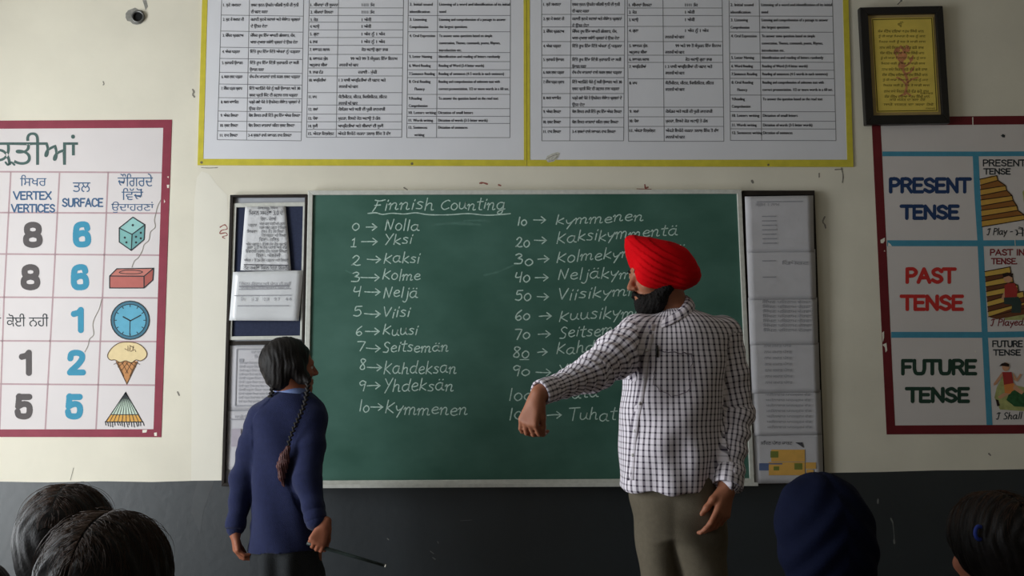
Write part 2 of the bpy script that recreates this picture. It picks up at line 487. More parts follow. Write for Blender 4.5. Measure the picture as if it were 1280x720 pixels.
ring = [(157+0, 17), (160, 13), (165, 11), (169, 9.5), (173, 12), (178, 13), (181, 19), (180, 26), (176, 30), (171, 31), (166, 30), (163, 27), (159, 26), (157, 22)]
b.flat(ring, -0.0006)
b.flat([(178, 0), (183, 0), (185, 8), (182, 13), (180, 6)], -0.0005)
pl = b.build('broken_plaster', M_plaster, wall_front)
cond = thing('conduit_pipe', at(172, 20.5, 0), 'short steel conduit pipe end stuck in a hole high above the shapes chart', 'pipe')
b = MB(); c0 = at(172, 20.5, -0.012); R = 8/293
ang = [2*math.pi*k/20 for k in range(20)]
for y0, r in ((-0.012, R), (-0.001, R)):
    pass
V = [(c0.x+R*math.cos(a), -0.012, c0.z+R*math.sin(a)) for a in ang]+[(c0.x+R*math.cos(a), 0.0, c0.z+R*math.sin(a)) for a in ang]+[(c0.x+R*.78*math.cos(a), -0.012, c0.z+R*.78*math.sin(a)) for a in ang]+[(c0.x+R*.78*math.cos(a), -0.002, c0.z+R*.78*math.sin(a)) for a in ang]
fs = []
for k in range(20):
    k2 = (k+1) % 20
    fs += [(k, k2, 20+k2, 20+k), (k2, k, 40+k, 40+k2), (40+k2, 40+k, 60+k, 60+k2)]
b.add(V, fs); b.build('pipe_rim', M_steel, cond, True)
b = MB(); b.add([(c0.x+R*.8*math.cos(a), -0.003, c0.z+R*.8*math.sin(a)) for a in ang], [tuple(range(20))]); b.build('pipe_shade_disc', M_dark, cond)  # flat dark disc painted as the shade in the pipe mouth
def wall_lines(name, mat, items):
    for pts, w in items:
        b = MB(); b.stroke(pts, w, -0.0006, smooth=True, jitter=0.3); b.build(name, mat, wall_front)
wall_lines('scratch', M_crack, [
    ([(129, 102), (130, 105), (129, 106)], 1.5), ([(241, 112), (242.5, 115), (241, 118), (243, 121)], 2.2),
    ([(252, 209.5), (262, 210), (272, 209.5)], 1.0),
    ([(1031, 271), (1028.5, 277), (1031, 281), (1032, 285)], 1.8), ([(940, 226), (941, 228)], 3), ([(1052, 210), (1054, 220), (1053, 228)], 1.5),
    ([(1044, 212), (1053, 211.5)], 1.6), ([(1024, 217), (1024, 221)], 2), ([(505, 234.5), (509, 237)], 1.6),
    ([(88, 600), (92, 585)], 0.9), ([(1236, 567), (1238, 569)], 2), ([(222, 490), (224, 494)], 2)])
wall_lines('red_scribble', M_rust, [([(275, 284), (281, 281), (284, 286), (277, 288), (275, 292), (282, 291), (284, 294), (278, 296), (281, 298)], 1.3),
    ([(600, 229), (604, 228.5), (609, 230)], 2.2), ([(623, 231), (626, 232)], 1.6), ([(806, 231), (807, 235), (810, 234)], 1.8), ([(796, 236), (814, 236.5)], 1)])
wall_lines('paint_chip', flatmat('chip_white', (112, 114, 112)), [([(1097.5, 624), (1097.3, 629)], 1.8), ([(1113.5, 648), (1116, 653)], 1.5), ([(1116, 653), (1117.5, 668), (1118, 678)], 0.9), ([(1117.5, 675), (1118, 679)], 2),
    ([(547, 677), (548, 679)], 1.2), ([(538, 689), (542, 692)], 1.2), ([(541, 697), (544, 699)], 1.3), ([(484, 673), (486, 675)], 0.9), ([(575, 651), (590, 650)], 0.5)])

# ------------------------------------------------------------------ chalkboard
M_green = bpy.data.materials.new('green_slate'); M_green.use_nodes = True
nt = M_green.node_tree; N = nt.nodes; L = nt.links; bs = N['Principled BSDF']
tc = N.new('ShaderNodeTexCoord'); mp = N.new('ShaderNodeMapping'); mp.inputs['Scale'].default_value = (1.6, 1, 2.6); mp.inputs['Rotation'].default_value = (0, 0.35, 0)
n1 = N.new('ShaderNodeTexNoise'); n1.inputs['Scale'].default_value = 2.2; n1.inputs['Detail'].default_value = 6
cr = N.new('ShaderNodeValToRGB'); cr.color_ramp.elements[0].position = 0.35; cr.color_ramp.elements[1].position = 0.75
cr.color_ramp.elements[0].color = lin(54, 93, 80); cr.color_ramp.elements[1].color = lin(75, 113, 101)
L.new(tc.outputs['Object'], mp.inputs['Vector']); L.new(mp.outputs['Vector'], n1.inputs['Vector']); L.new(n1.outputs['Fac'], cr.inputs['Fac']); L.new(cr.outputs['Color'], bs.inputs['Base Color'])
bs.inputs['Roughness'].default_value = 0.5; bs.inputs['Specular IOR Level'].default_value = 0.4
M_alu = material('brushed_aluminium', lin(206, 206, 198), 0.45, 0.08, 50)
M_alu.node_tree.nodes['Principled BSDF'].inputs['Metallic'].default_value = 0.1
M_chalk = material('chalk', lin(186, 210, 199), 0.95, 0.22, 160)
BTL, BTR, BBR, BBL = (385, 238), (927, 236.5), (943.5, 606), (377, 609)
board = thing('chalkboard', at(660, 606, -0.015), 'wide green chalkboard with handwritten Finnish number words between two notice boards', 'chalkboard')
GTL, GTR, GBR, GBL = (391, 243.5), (921.5, 242), (937.5, 598), (384, 601)
b = MB(); b.prism([GTL, GTR, GBR, GBL], -0.022, -0.004); b.build('writing_surface', M_green, board)
b = MB(); b.ring([BTL, BTR, BBR, BBL], [GTL, GTR, GBR, GBL], -0.03, -0.0005); b.build('frame', M_alu, board, bevel=0.002)
b = MB(); p0 = at(377, 605.5, -0.03); p1 = at(943, 602.5, -0.03)
b.box(p0.x, p1.x, -0.075, -0.0305, (p0.z+p1.z)/2-0.010, (p0.z+p1.z)/2-0.004)
b.box(p0.x, p1.x, -0.079, -0.075, (p0.z+p1.z)/2-0.010, (p0.z+p1.z)/2+0.004)
b.build('chalk_ledge', M_alu, board)
YW = -0.0225
cw = MB()
hw = lambda w, x0, x1, y0, y1, cap, th=1.32: hand_word(cw, w, x0, x1, y0, y1, cap, th, YW, slant=0.10, wob=0.09)
hw('Finnish', 463, 543, 263, 262, 15); hw('Counting', 550, 631, 262, 261, 14)
cw.stroke([(460, 266.8), (470, 266), (478, 268), (490, 266.5), (505, 267.5), (520, 266), (535, 268.3), (560, 268.5), (585, 267), (605, 268.8), (622, 268.5), (638, 267)], 1.3, YW, True, jitter=.2)
def arrow(x0, x1, y, h=4.2):
    dy = random.uniform(-.6, .6)
    cw.stroke([(x0, y+dy), ((x0+x1)/2, y-dy*.5), (x1, y)], 1.3, YW, True, jitter=.2)
    cw.stroke([(x1-h*1.3, y-h), (x1, y), (x1-h*1.3, y+h)], 1.3, YW, jitter=.2)
for num, n0, n1_, ny, nh, a0, a1, ay, word, w0, w1, wy, wh in [
    ('0', 439, 450, 287.9, 13, 457.8, 470.8, 283.8, 'Nolla', 479.8, 525, 288.5, 13.5), ('¹', 438, 446, 308, 11.5, 452, 471.5, 302, 'Yksi', 480, 516, 305, 12),
    ('2', 438, 451.5, 331, 13, 459, 475.6, 324.4, 'Kaksi', 479, 525, 328.7, 13), ('3', 438, 451, 351.6, 13, 451, 474, 347, 'Kolme', 477.5, 526, 350, 13.5),
    ('4', 440, 452, 370.5, 13, 456, 475, 365, 'Neljä', 478, 523, 371.7, 13.5), ('5', 440.6, 453, 396, 13, 455.5, 475, 392.5, 'Viisi', 478, 513, 396.5, 13.5),
    ('6', 444, 453, 418.8, 13, 456.7, 474, 414.3, 'Kuusi', 478, 522.5, 418.8, 13.5), ('7', 445, 457, 438, 12, 458, 475, 435.6, 'Seitsemän', 478, 561, 440, 13),
    ('8', 448.5, 457.5, 463, 13.5, 459, 476.7, 459.4, 'Kahdeksan', 479, 571, 466.7, 15), ('9', 446.8, 457.5, 489, 14, 459, 475, 482, 'Yhdeksän', 479, 567.5, 489, 15.5),
    ('10', 448, 462, 514.4, 14, 463.3, 478.4, 508.8, 'Kymmenen', 480.8, 585, 517, 15)]:
    hw(num, n0, n1_, ny, ny, nh); arrow(a0, a1, ay); hw(word, w0, w1, wy, wy+(1.5 if num == '10' else 0), wh)
for num, n0, n1_, ny, nh, a0, a1, ay, word, w0, w1, wy, wy2, wh in [
    ('10', 646, 659, 281.5, 11, 667, 682, 275, 'kymmenen', 694, 805, 281.5, 275.5, 12.5), ('20', 643.6, 662.5, 308, 13, 668, 683, 300.4, 'Kaksikymmentä', 695, 848, 303.7, 294.5, 14),
    ('30', 641.7, 667, 331, 12.5, 672.4, 686, 323.7, 'Kolmekymmentä', 695, 858, 328.5, 316, 14), ('40', 642.4, 663, 352.8, 13.5, 669, 685, 347, 'Neljäkymmentä', 696, 857, 350.6, 344, 14),
    ('50', 643, 664.5, 376, 13.5, 671.5, 685.6, 371, 'Viisikymmentä', 696.7, 856, 374.7, 366, 14), ('60', 643, 663, 401, 13.5, 674, 689, 395, 'Kuusikymmentä', 698, 860, 400.8, 394, 14),
    ('70', 642, 663, 423, 13, 672.7, 687.8, 417.6, 'Seitsemänkymmentä', 698.6, 884, 422.5, 409, 14), ('80', 640, 662, 446.7, 14, 672, 683.8, 440, 'Kahdeksankymmentä', 695, 892, 443, 430, 14),
    ('90', 639, 663, 469.8, 13.5, 670, 688.5, 465.6, 'Yhdeksänkymmentä', 697, 890, 469.3, 456, 14), ('100', 634.6, 666, 499.8, 15, 672, 690, 493, 'Sata', 703, 749, 498.8, 497, 14.5),
    ('1000', 635, 678, 524.8, 14, 684, 701.5, 518.7, 'Tuhat', 710, 771, 526, 525, 15.5)]:
    hw(num, n0, n1_, ny, ny, nh, 1.5); arrow(a0, a1, ay); hw(word, w0, w1, wy, wy2, wh)
cw.stroke([(650, 449.5), (661, 449.5)], 1.0, YW)
tag(cw.build('chalk_writing', M_chalk, board), 'white chalk writing')
M_smudge = material('chalk_dust', lin(80, 116, 104), 0.9, 0.12, 30)
for pts, w_ in (([(540, 281), (570, 279), (600, 281)], 3.0), ([(580, 276), (600, 275.5), (612, 277)], 2.2), ([(605, 344), (622, 340), (645, 330)], 2.2), ([(432, 338), (438, 341), (446, 343)], 1.5)):
    b = MB(); b.stroke(pts, w_, -0.0222, True, jitter=.5); tag(b.build('chalk_smudge', M_smudge, board), 'faint wiped chalk smudge')

# ------------------------------------------------------------------ notice boards either side
M_darkframe = flatmat('dark_stained_wood', (42, 36, 32), 0.55, 0.25, 30)
M_felt = flatmat('navy_felt', (48, 54, 76), 0.95, 0.12, 90)
M_felt2 = flatmat('pale_grey_board', (176, 178, 184), 0.9, 0.05, 20)
M_paper = material('white_paper', lin(214, 214, 216), 0.7, 0.03, 12, 0.6, 22)
M_paper2 = material('thin_grey_paper', lin(196, 194, 198), 0.75, 0.05, 10, 0.4, 7)
M_plasticsheet = material('plastic_covered_paper', lin(216, 217, 219), 0.22, 0.03, 10, 0.35, 8, spec=0.6)
M_ink = flatmat('black_ink', (70, 70, 76), 0.7, 0.2, 80)
M_inkpale = flatmat('faded_ink', (154, 154, 160), 0.8, 0.1, 80)
nb = thing('notice_board', at(333, 606, -0.01), 'narrow dark-framed notice board left of the chalkboard with navy felt and pinned papers', 'notice board')
OUT = [(287.5, 243.5), (384, 242.5), (376, 606), (276.5, 608)]; INN = [(291.5, 246.5), (381, 246), (373, 603), (280.5, 604)]
b = MB(); b.ring(OUT, INN, -0.024, -0.0005); b.build('frame', M_darkframe, nb, bevel=0.002)
b = MB(); b.prism(INN, -0.008, -0.001); b.build('backing', M_felt2, nb)
b = MB(); b.prism([(284, 426.5), (379, 425.5), (379, 430.5), (284, 431.5)], -0.012, -0.0085); b.build('divider', M_darkframe, nb)
sl = b = MB(); b.ring([(291.8, 254), (383, 252.5), (379, 424), (285.2, 425)], [(295.5, 259), (378.8, 257.5), (375, 419.5), (289.6, 420.5)], -0.018, -0.0085); b.build('slide_frame', M_alu, nb, bevel=0.001)
b = MB(); b.prism([(295, 258.5), (379.5, 257), (375.5, 420), (289, 421)], -0.0105, -0.0085); b.build('felt_panel', M_felt, nb)
def sheet(name, label, cat, quad, Y, mat, curl=0.004, n=10, group=None, seed=0, flip=False):
    """a sheet of paper hung on the wall: a gently buckled grid of small real thickness"""
    r = random.Random(seed)
    ph = [r.uniform(0, 6.28) for _ in range(4)]
    V = []; Vb = []
    for j in range(n+1):
        for i in range(n+1):
            s, t = i/n, j/n
            u = (quad[0][0]*(1-s)+quad[1][0]*s)*(1-t)+(quad[3][0]*(1-s)+quad[2][0]*s)*t
            v = (quad[0][1]*(1-s)+quad[1][1]*s)*(1-t)+(quad[3][1]*(1-s)+quad[2][1]*s)*t
            d = curl*(0.5+0.25*math.sin(5*s+3*t+ph[0])+0.25*math.sin(4*t-6*s+ph[1]))
            p = at(u, v, Y-d); V.append(tuple(p)); Vb.append((p.x, p.y+0.0004, p.z))
    m = n+1; k = m*m
    F_ = [(j*m+i, (j+1)*m+i, (j+1)*m+i+1, j*m+i+1) for j in range(n) for i in range(n)]
    F_ += [(k+a, k+d, k+c, k+b_) for a, b_, c, d in F_]
    for i in range(n):
        F_ += [(i, i+1, k+i+1, k+i), (n*m+i+1, n*m+i, k+n*m+i, k+n*m+i+1), (i*m, k+i*m, k+(i+1)*m, (i+1)*m), (i*m+n, (i+1)*m+n, k+(i+1)*m+n, k+i*m+n)]
    return npmesh(name, V+Vb, F_, mat)
def on_quad(quad, s, t):
    return ((quad[0][0]*(1-s)+quad[1][0]*s)*(1-t)+(quad[3][0]*(1-s)+quad[2][0]*s)*t, (quad[0][1]*(1-s)+quad[1][1]*s)*(1-t)+(quad[3][1]*(1-s)+quad[2][1]*s)*t)
def ink(parent, quad, Y, rows, mat, name='printed_text', w=1.2):
    b = MB()
    for s0, s1, t, txt, size in rows:
        x0, y0 = on_quad(quad, s0, t); x1, _ = on_quad(quad, s1, t)
        if txt is None: b.stroke([(x0, y0), on_quad(quad, s1, t)], w, Y, caps=False)
        else: put_text(b, gur(txt), x0, y0, size, Y, x1)
    return b.build(name, mat, parent)
Q1 = [(306.5, 258.5), (357, 257.5), (364, 339), (300.5, 338)]
p = tag(sheet('notice_paper', '', '', Q1, -0.0188, M_paper, 0.003, seed=1), 'crumpled white printed paper at the top of the left notice board felt', 'paper')
ink(p, Q1, -0.0226, [(.30, .8, .04, 'ਪੰਜਾਬ ਸਕੂਲ ਸਿੱਖਿਆ', 4), (.1, .92, .13, 'ਮਿਸ਼ਨ ਸਮਰੱਥ 3.0 ਦੇ', 8), (.38, .75, .22, 'ਵਿਸ਼ਾ - ਪੰਜਾਬੀ', 6), (.1, .3, .31, 'ਪੜ੍ਹਨਾ', 5), (.36, .95, .29, 'ਅੱਖਰ ਪਛਾਣ ਕਰਨੀ ਅਤੇ ਪੜ੍ਹਨਾ', 5), (.36, .97, .35, 'ਸਰਲ ਸ਼ਬਦ ਪੜ੍ਹਨਾ ਤੇ ਲਿਖਣਾ', 5),
    (.08, .3, .41, 'ਲਿਖਣਾ', 5), (.4, .9, .41, 'ਵਾਕ 1 ਤੋਂ 2 ਤੱਕ ਲਿਖਣੇ', 5), (.4, .95, .47, 'ਪੈਰਾ ਪੜ੍ਹਨਾ ਅਤੇ ਲਿਖਣਾ', 5), (.36, .78, .54, 'ਵਿਸ਼ਾ - ਗਣਿਤ', 6), (.08, .95, .61, 'ਅੰਕ ਪਛਾਣ 1 ਤੋਂ 99 ਤੱਕ ਜੋੜ ਘਟਾਓ', 5), (.1, .95, .66, 'ਗੁਣਾ 2 ਤੋਂ 9 ਤੱਕ ਪਹਾੜੇ ਅਤੇ ਵੰਡ', 5), (.08, .95, .72, 'ਇਬਾਰਤੀ ਸਵਾਲ ਹੱਲ ਕਰਨਾ ਸਿੱਖਣਾ', 5), (.3, .8, .79, 'ਵਿਸ਼ਾ - ਅੰਗਰੇਜ਼ੀ', 6),
    (.06, .96, .86, 'ਅੱਖਰ 1 ਤੋਂ 26 ਤੱਕ ਪੜ੍ਹਨਾ ਅਤੇ ਲਿਖਣਾ', 5), (.06, .96, .91, None, 1), (.06, .96, .985, 'ਨੋਟ ਸਮਰੱਥ ਮਿਸ਼ਨ ਦਿਸ਼ਾ ਨਿਰਦੇਸ਼', 6)], M_ink)
Q2 = [(291.5, 340), (379, 338), (373.5, 401), (286.5, 400.5)]
p = tag(sheet('notice_paper', '', '', Q2, -0.0228, M_plasticsheet, 0.005, seed=5), 'shiny plastic-covered white sheet across the left notice board felt', 'paper')
ink(p, Q2, -0.0285, [(.1, .82, .29, None, 1), (.1, .82, .31, None, 1), (.1, .85, .36, None, 1), (.04, .86, .49, None, 1), (.1, .84, .275, 'ਸਿੱਖਣ ਪਰਿਣਾਮ ਅਤੇ ਪੱਧਰ ਦੀ ਸੂਚੀ', 5), (.12, .82, .35, 'ਪੱਧਰ ਅਤੇ ਵਿਦਿਆਰਥੀ ਗਿਣਤੀ', 5), (.14, .2, .6, 'ਓ ਅ', 6), (.3, .38, .6, '1 2', 6), (.46, .54, .6, '12 8', 6), (.62, .7, .6, '9 7', 6), (.78, .86, .6, '4 4', 6), (.1, .84, .7, None, 1)], M_inkpale, w=1.0)
Q3 = [(287.5, 432.5), (375, 432), (373.5, 512), (285, 513)]
p = tag(sheet('notice_paper', '', '', Q3, -0.0095, M_paper2, 0.002, seed=8), 'grey printed notice with a boxed list behind the girl\'s head', 'paper')
rows = [(.1, .9, .05, None, 1), (.1, .9, .93, None, 1), (.3, .75, .12, 'ਸਮਾਂ ਸਾਰਣੀ ਜਮਾਤ ਪੰਜਵੀਂ', 5), (.35, .7, .19, 'ਮਿਸ਼ਨ 3.0', 5)]
for k in range(11): rows.append((.14, .55+.3*((k*37) % 10)/10, .28+.06*k, 'ਪੰਜਾਬੀ ਪੜ੍ਹਨਾ ਲਿਖਣਾ ਸੁਣਨਾ ਬੋਲਣਾ ਅਭਿਆਸ', 4))
o = ink(p, Q3, -0.0122, rows, M_inkpale, w=1.3)
b = MB(); b.stroke([on_quad(Q3, .1, .05), on_quad(Q3, .1, .93)], 1.3, -0.0122, caps=False); b.stroke([on_quad(Q3, .9, .05), on_quad(Q3, .9, .93)], 1.3, -0.0122, caps=False); b.flat([on_quad(Q3, .14, .2), on_quad(Q3, .2, .2), on_quad(Q3, .2, .25), on_quad(Q3, .14, .25)], -0.0122)
b.build('printed_box', M_inkpale, p)
Q4 = [(285, 514), (373.5, 513), (371.5, 586), (282.8, 587.5)]
p = tag(sheet('notice_paper', '', '', Q4, -0.0095, M_paper2, 0.003, seed=11), 'lowest pale sheet of the left notice board, behind the girl\'s arm', 'paper')
M_tint = flatmat('faint_mauve_print', (176, 168, 178))
b = MB()
for s, t, w_, h_ in ((.06, .3, .13, .3), (.26, .3, .14, .34), (.48, .3, .14, .3), (.72, .3, .14, .3)): b.flat([on_quad(Q4, s, t), on_quad(Q4, s+w_, t), on_quad(Q4, s+w_, t+h_), on_quad(Q4, s, t+h_)], -0.0135)
b.build('faded_pictures', M_tint, p)
ink(p, Q4, -0.0134, [(.02, .95, .14, None, 1), (.1, .8, .12, 'ਸਾਡੇ ਪਿੰਡ ਦੇ ਪੰਛੀ ਅਤੇ ਰੁੱਖ', 5)], M_inkpale)

nr = thing('notice_board', at(980, 604, -0.01), 'narrow dark-edged notice board right of the chalkboard, covered top to bottom in papers', 'notice board')
OUT = [(928.5, 238), (1018.5, 238), (1031.5, 604), (945.5, 606)]; INN = [(931, 244.5), (1016, 243.5), (1028.5, 600), (947.5, 602)]
b = MB(); b.ring(OUT, INN, -0.02, -0.0005); b.build('frame', M_darkframe, nr, bevel=0.002)
b = MB(); b.prism(INN, -0.006, -0.001); b.build('backing', M_felt, nr)
ys = [245.5, 313, 372, 428.5, 489, 542, 604.5]
names = ['topmost', 'second', 'third', 'fourth', 'fifth', 'lowest']
marks = [[(.15, .5, .17, 'ਕ੍ਰਮ 1 ਨਾਮ', 5), (.17, .85, .1, None, 1)]+[(.24, .45, .36+.08*k, None, 1) for k in range(7)], [(.22, .42, .22, None, 1), (.22, .42, .55, None, 1), (.5, .9, .3, 'ਰਿਪੋਰਟ', 6)],
         [(.2, .9, .12+.1*k, 'ਸਿੱਖਣ ਪਰਿਣਾਮ ਵੇਰਵਾ', 5) for k in range(7)], [(.2, .6, .1+.12*k, 'ਨਾਮ ਜਮਾਤ ਪੱਧਰ', 5) for k in range(7)], [(.2, .85, .12+.12*k, 'ਮਹੀਨਾਵਾਰ ਪਾਠਕ੍ਰਮ ਵੰਡ', 4) for k in range(7)], []]
for k in range(6):
    t0, t1 = (ys[k]-245)/360, (ys[k+1]-245)/360
    xa = lambda t: 931+12*t; xb = lambda t: 1016.5+13.5*t
    e = 2.5 if k < 5 else 0
    Q = [(xa(t0), ys[k]+random.uniform(-1, 1)), (xb(t0), ys[k]-1+random.uniform(-1, 1)), (xb(t1)-random.uniform(0, 1.5), ys[k+1]+e-1), (xa(t1)+random.uniform(0, 1.5), ys[k+1]+e)]
    Y = -0.021-0.0022*(5-k)
    p = tag(sheet('notice_paper', '', '', Q, Y, M_paper2, 0.0014, seed=20+k), {0: 'topmost pale sheet on the right notice board, with a ruled column', 1: 'second pale sheet down on the right notice board', 2: 'third pale sheet down on the right notice board, above the shoulder height of the man', 3: 'fourth pale sheet down on the right notice board', 4: 'pale sheet directly above the one with the orange chart', 5: 'lowest sheet on the right notice board, printed with an orange block chart'}[k], 'paper', 'papers on the right notice board')
    if marks[k]: ink(p, Q, Y-0.0027, marks[k], M_inkpale)
    else:
        M_or = flatmat('orange_print', (222, 172, 88)); M_ol = flatmat('olive_print', (120, 128, 60)); M_bl = flatmat('blue_print', (96, 112, 150))
        b = MB(); YY = Y-0.0027
        b.cur = 0
        for x0, x1, y0, y1 in ((964, 1006, 562, 577), (961, 1006, 577.6, 594), (1007, 1020, 578, 586), (1008, 1017, 587, 594)): b.flat([(x0, y0), (x1, y0), (x1, y1), (x0, y1)], YY)
        b.cur = 1
        for x0, x1, y0, y1 in ((963, 973, 564, 572), (993, 1003, 579, 587), (967, 974, 583, 588)): b.flat([(x0, y0), (x1, y0), (x1, y1), (x0, y1)], YY-.0002)
        b.cur = 2; b.flat([(949, 580), (961, 580), (961, 588), (949, 588)], YY); b.flat([(949, 579), (978, 579), (978, 580.5), (949, 580.5)], YY-.0002)
        b.build('block_chart', [M_or, M_ol, M_bl], p)
        b = MB(); b.flat([(994, 553), (1003, 553), (1005, 560), (999, 556)], YY); put_text(b, 'ਸਿੱਖਣ ਪੱਧਰ ਚਾਰਟ', 951, 556, 6, YY, 990); b.build('printed_text', M_ink, p)
# ------------------------------------------------------------------ the two printed syllabus posters above the board
M_yellow = flatmat('yellow_border_paint', (206, 192, 66), 0.5, 0.08, 25)
M_print = flatmat('printed_sheet', (222, 222, 227), 0.6, 0.02, 5)
M_black = flatmat('black_print', (58, 58, 64), 0.6)
M_rule = flatmat('grey_rule_print', (124, 124, 128), 0.6)
def poster(label, outer, inner, anchor):
    t = thing('syllabus_poster', at(anchor[0], anchor[1], -0.004), label, 'poster')
    b = MB(); b.ring(outer, inner, -0.005, -0.0005); b.build('yellow_border', M_yellow, t)
    b = MB(); b.prism(inner, -0.004, -0.0006); sh = b.build('printed_sheet', M_print, t)
    return t, sh
pA, shA = poster('white yellow-bordered syllabus poster over the left half of the chalkboard',
    [(255, -85), (657.8, -85), (658.5, 207.5), (246.8, 206.3)], [(261.5, -78), (654.2, -78), (654.8, 199.8), (254, 198.6)], (450, 207))
pB, shB = poster('white yellow-bordered syllabus poster above the turbaned man, torn at lower left',
    [(658.3, -85), (1058, -85), (1066.8, 208.5), (659, 207.5)], [(662, -78), (1051.5, -78), (1059, 199.6), (662.5, 199.8)], (860, 208))
def table(parent, L0, L1, Cm0, Cm1, R0, R1, rows, rowsR, yt=-70):
    """L0/L1: left edge x at y=0 and at the last row; same for the middle rule and the right edge"""
    b = MB(); y1 = rows[-1]; y1r = rowsR[-1]
    ext = lambda a, c, y: a+(c-a)*y/y1
    for a, c, yb in ((L0, L1, y1), (Cm0, Cm1, (y1+y1r)/2), (R0, R1, y1r)): b.stroke([(ext(a, c, yt), yt), (c, yb)], 0.75, -0.0045, caps=False)
    for y, yr in zip(rows, rowsR): b.stroke([(ext(L0, L1, y), y), (ext(R0, R1, yr), yr)], 0.75, -0.0045, caps=False)
    y = rows[0]-22
    while y > yt: b.stroke([(ext(L0, L1, y), y), (ext(R0, R1, y), y)], 0.75, -0.0045, caps=False); y -= 22
    return b.build('table_rules', M_rule, parent)
def lines(parent, items, size, bold=True):
    b = MB()
    for it in items:
        x, y, t = it[:3]; x1 = it[3] if len(it) > 3 else None
        put_text(b, gur(t), x, y, size, -0.0047, x1)
        if bold: put_text(b, gur(t), x+0.35, y+0.1, size, -0.0048, None if x1 is None else x1+0.35)
    return b.build('printed_text', M_black, parent)
r = [18.8, 38.8, 59, 73, 90.4, 105, 122, 138.8, 151.3, 163.6, 174.6]
table(shA, 277, 271.5, 311.8, 308.2, 379.5, 376.5, r, [v+(1.4 if i < 10 else 1.4) for i, v in enumerate(r)])
PJ = [(0, 'ਸੁਣੋ ਸਮਝਣਾ', 'ਸ਼ਬਦ ਸੁਣਨ ਉਪਰੰਤ ਪਹਿਲੀ ਧੁਨੀ ਦੀ ਧੁਨੀ', 'ਦੀ ਪਛਾਣ ਕਰਨਾ'), (1, 'ਸੁਣ ਕੇ ਸਮਝਣ ਦੀ', 'ਕਹਾਣੀ ਸੁਣਕੇ ਸਵਾਲਾਂ ਅਤੇ ਸੰਬੰਧਤ ਪ੍ਰਸ਼ਨਾਂ', 'ਦੇ ਉੱਤਰ ਦੇਣਾ'),
      (2, 'ਮੌਖਿਕ ਪ੍ਰਗਟਾਅ', 'ਮੌਖਿਕ ਰੂਪ ਵਿੱਚ ਆਪਣੀ ਗੱਲਬਾਤ, ਕੰਮ,', 'ਆਲਾ-ਦੁਆਲਾ ਸਬੰਧੀ ਪ੍ਰਸ਼ਨਾਂ ਦੇ ਉੱਤਰ ਦੇਣਾ'), (3, 'ਅੱਖਰ ਪੜ੍ਹਨਾ', 'ਦਿੱਤੇ ਰੂਪ ਵਿੱਚ ਦਿੱਤੇ ਅੱਖਰਾਂ ਨੂੰ ਪੜ੍ਹਨਾ', None),
      (4, 'ਮੁਹਾਰਨੀ ਉਚਾਰਨ', 'ਦਿੱਤੇ ਰੂਪ ਵਿੱਚ ਦਿੱਤੀ ਮੁਹਾਰਨੀ ਦਾ ਸਹੀ', 'ਉਚਾਰਨ ਕਰਨਾ'), (5, 'ਸਰਲ ਸ਼ਬਦ ਪੜ੍ਹਨਾ', 'ਵੱਖ-ਵੱਖ ਮਾਤਰਾਵਾਂ ਵਾਲੇ ਸਰਲ ਸ਼ਬਦ ਪੜ੍ਹਨਾ', None),
      (6, 'ਮੌਖਿਕ ਪੜ੍ਹਨ ਪ੍ਰਵਾਹ', 'ਦਿੱਤੇ ਅਣਡਿੱਠੇ ਪੈਰੇ ਨੂੰ ਸਹੀ ਉਚਾਰਨ ਅਤੇ 30', 'ਸ਼ਬਦ ਪ੍ਰਤੀ ਮਿੰਟ ਦੀ ਰਫ਼ਤਾਰ ਨਾਲ ਪੜ੍ਹਨਾ'), (7, 'ਸਮਝ ਆਧਾਰਿਤ', 'ਪੜ੍ਹੇ ਗਏ ਪੈਰੇ ਤੇ ਉਪਰੋਕਤ ਸੰਬੰਧਤ ਪ੍ਰਸ਼ਨਾਂ ਦੇ', 'ਉੱਤਰ ਦੇਣਾ'),
      (8, 'ਅੱਖਰ ਲਿਖਣਾ', 'ਬੋਲ ਲਿਖਤ ਰਾਹੀਂ ਦਿੱਤੇ ਰੂਪ ਵਿੱਚ ਅੱਖਰ ਲਿਖਣਾ', None), (9, 'ਸ਼ਬਦ ਲਿਖਣਾ', 'ਬੋਲ ਲਿਖਤ ਮਾਤਰਾਵਾਂ ਸਹਿਤ ਸ਼ਬਦ ਲਿਖਣਾ', None), (10, 'ਵਾਕ ਲਿਖਣਾ', '3-4 ਸ਼ਬਦਾਂ ਵਾਲੇ ਸਧਾਰਨ ਵਾਕ ਲਿਖਣਾ', None)]
def punjabi(parent, rows, xa, xb, xr, xl1, dx=0.0):
    it = []
    pr = [rows[0]-18]+rows
    for k, a, c, d in PJ:
        y0 = pr[k]+7.2; f = 1-0.016*k
        X = xa-0.42*k*dx; XB = xb-0.35*k*dx
        it.append((X, y0, f'{k+1}. '+a, X+(26 if len(a) > 12 else 22)))
        wid = min(xr-XB-3, 1.75*len(c))
        it.append((XB, y0, c, XB+wid))
        if d: it.append((XB, y0+8.4, d, XB+min(xr-XB-6, 1.75*len(d))))
    lines(parent, it, 5.2)
punjabi(shA, r, 279, 313.5, 378, 0, 1)
rB = [9.9, 19.4, 27.8, 37.3, 46.9, 56.7, 68, 85, 95, 115.8, 131.3, 142.7, 152.2, 161.8, 171.6]
table(shA, 386.6, 383, 423, 420.2, 504.3, 502, rB, rB)
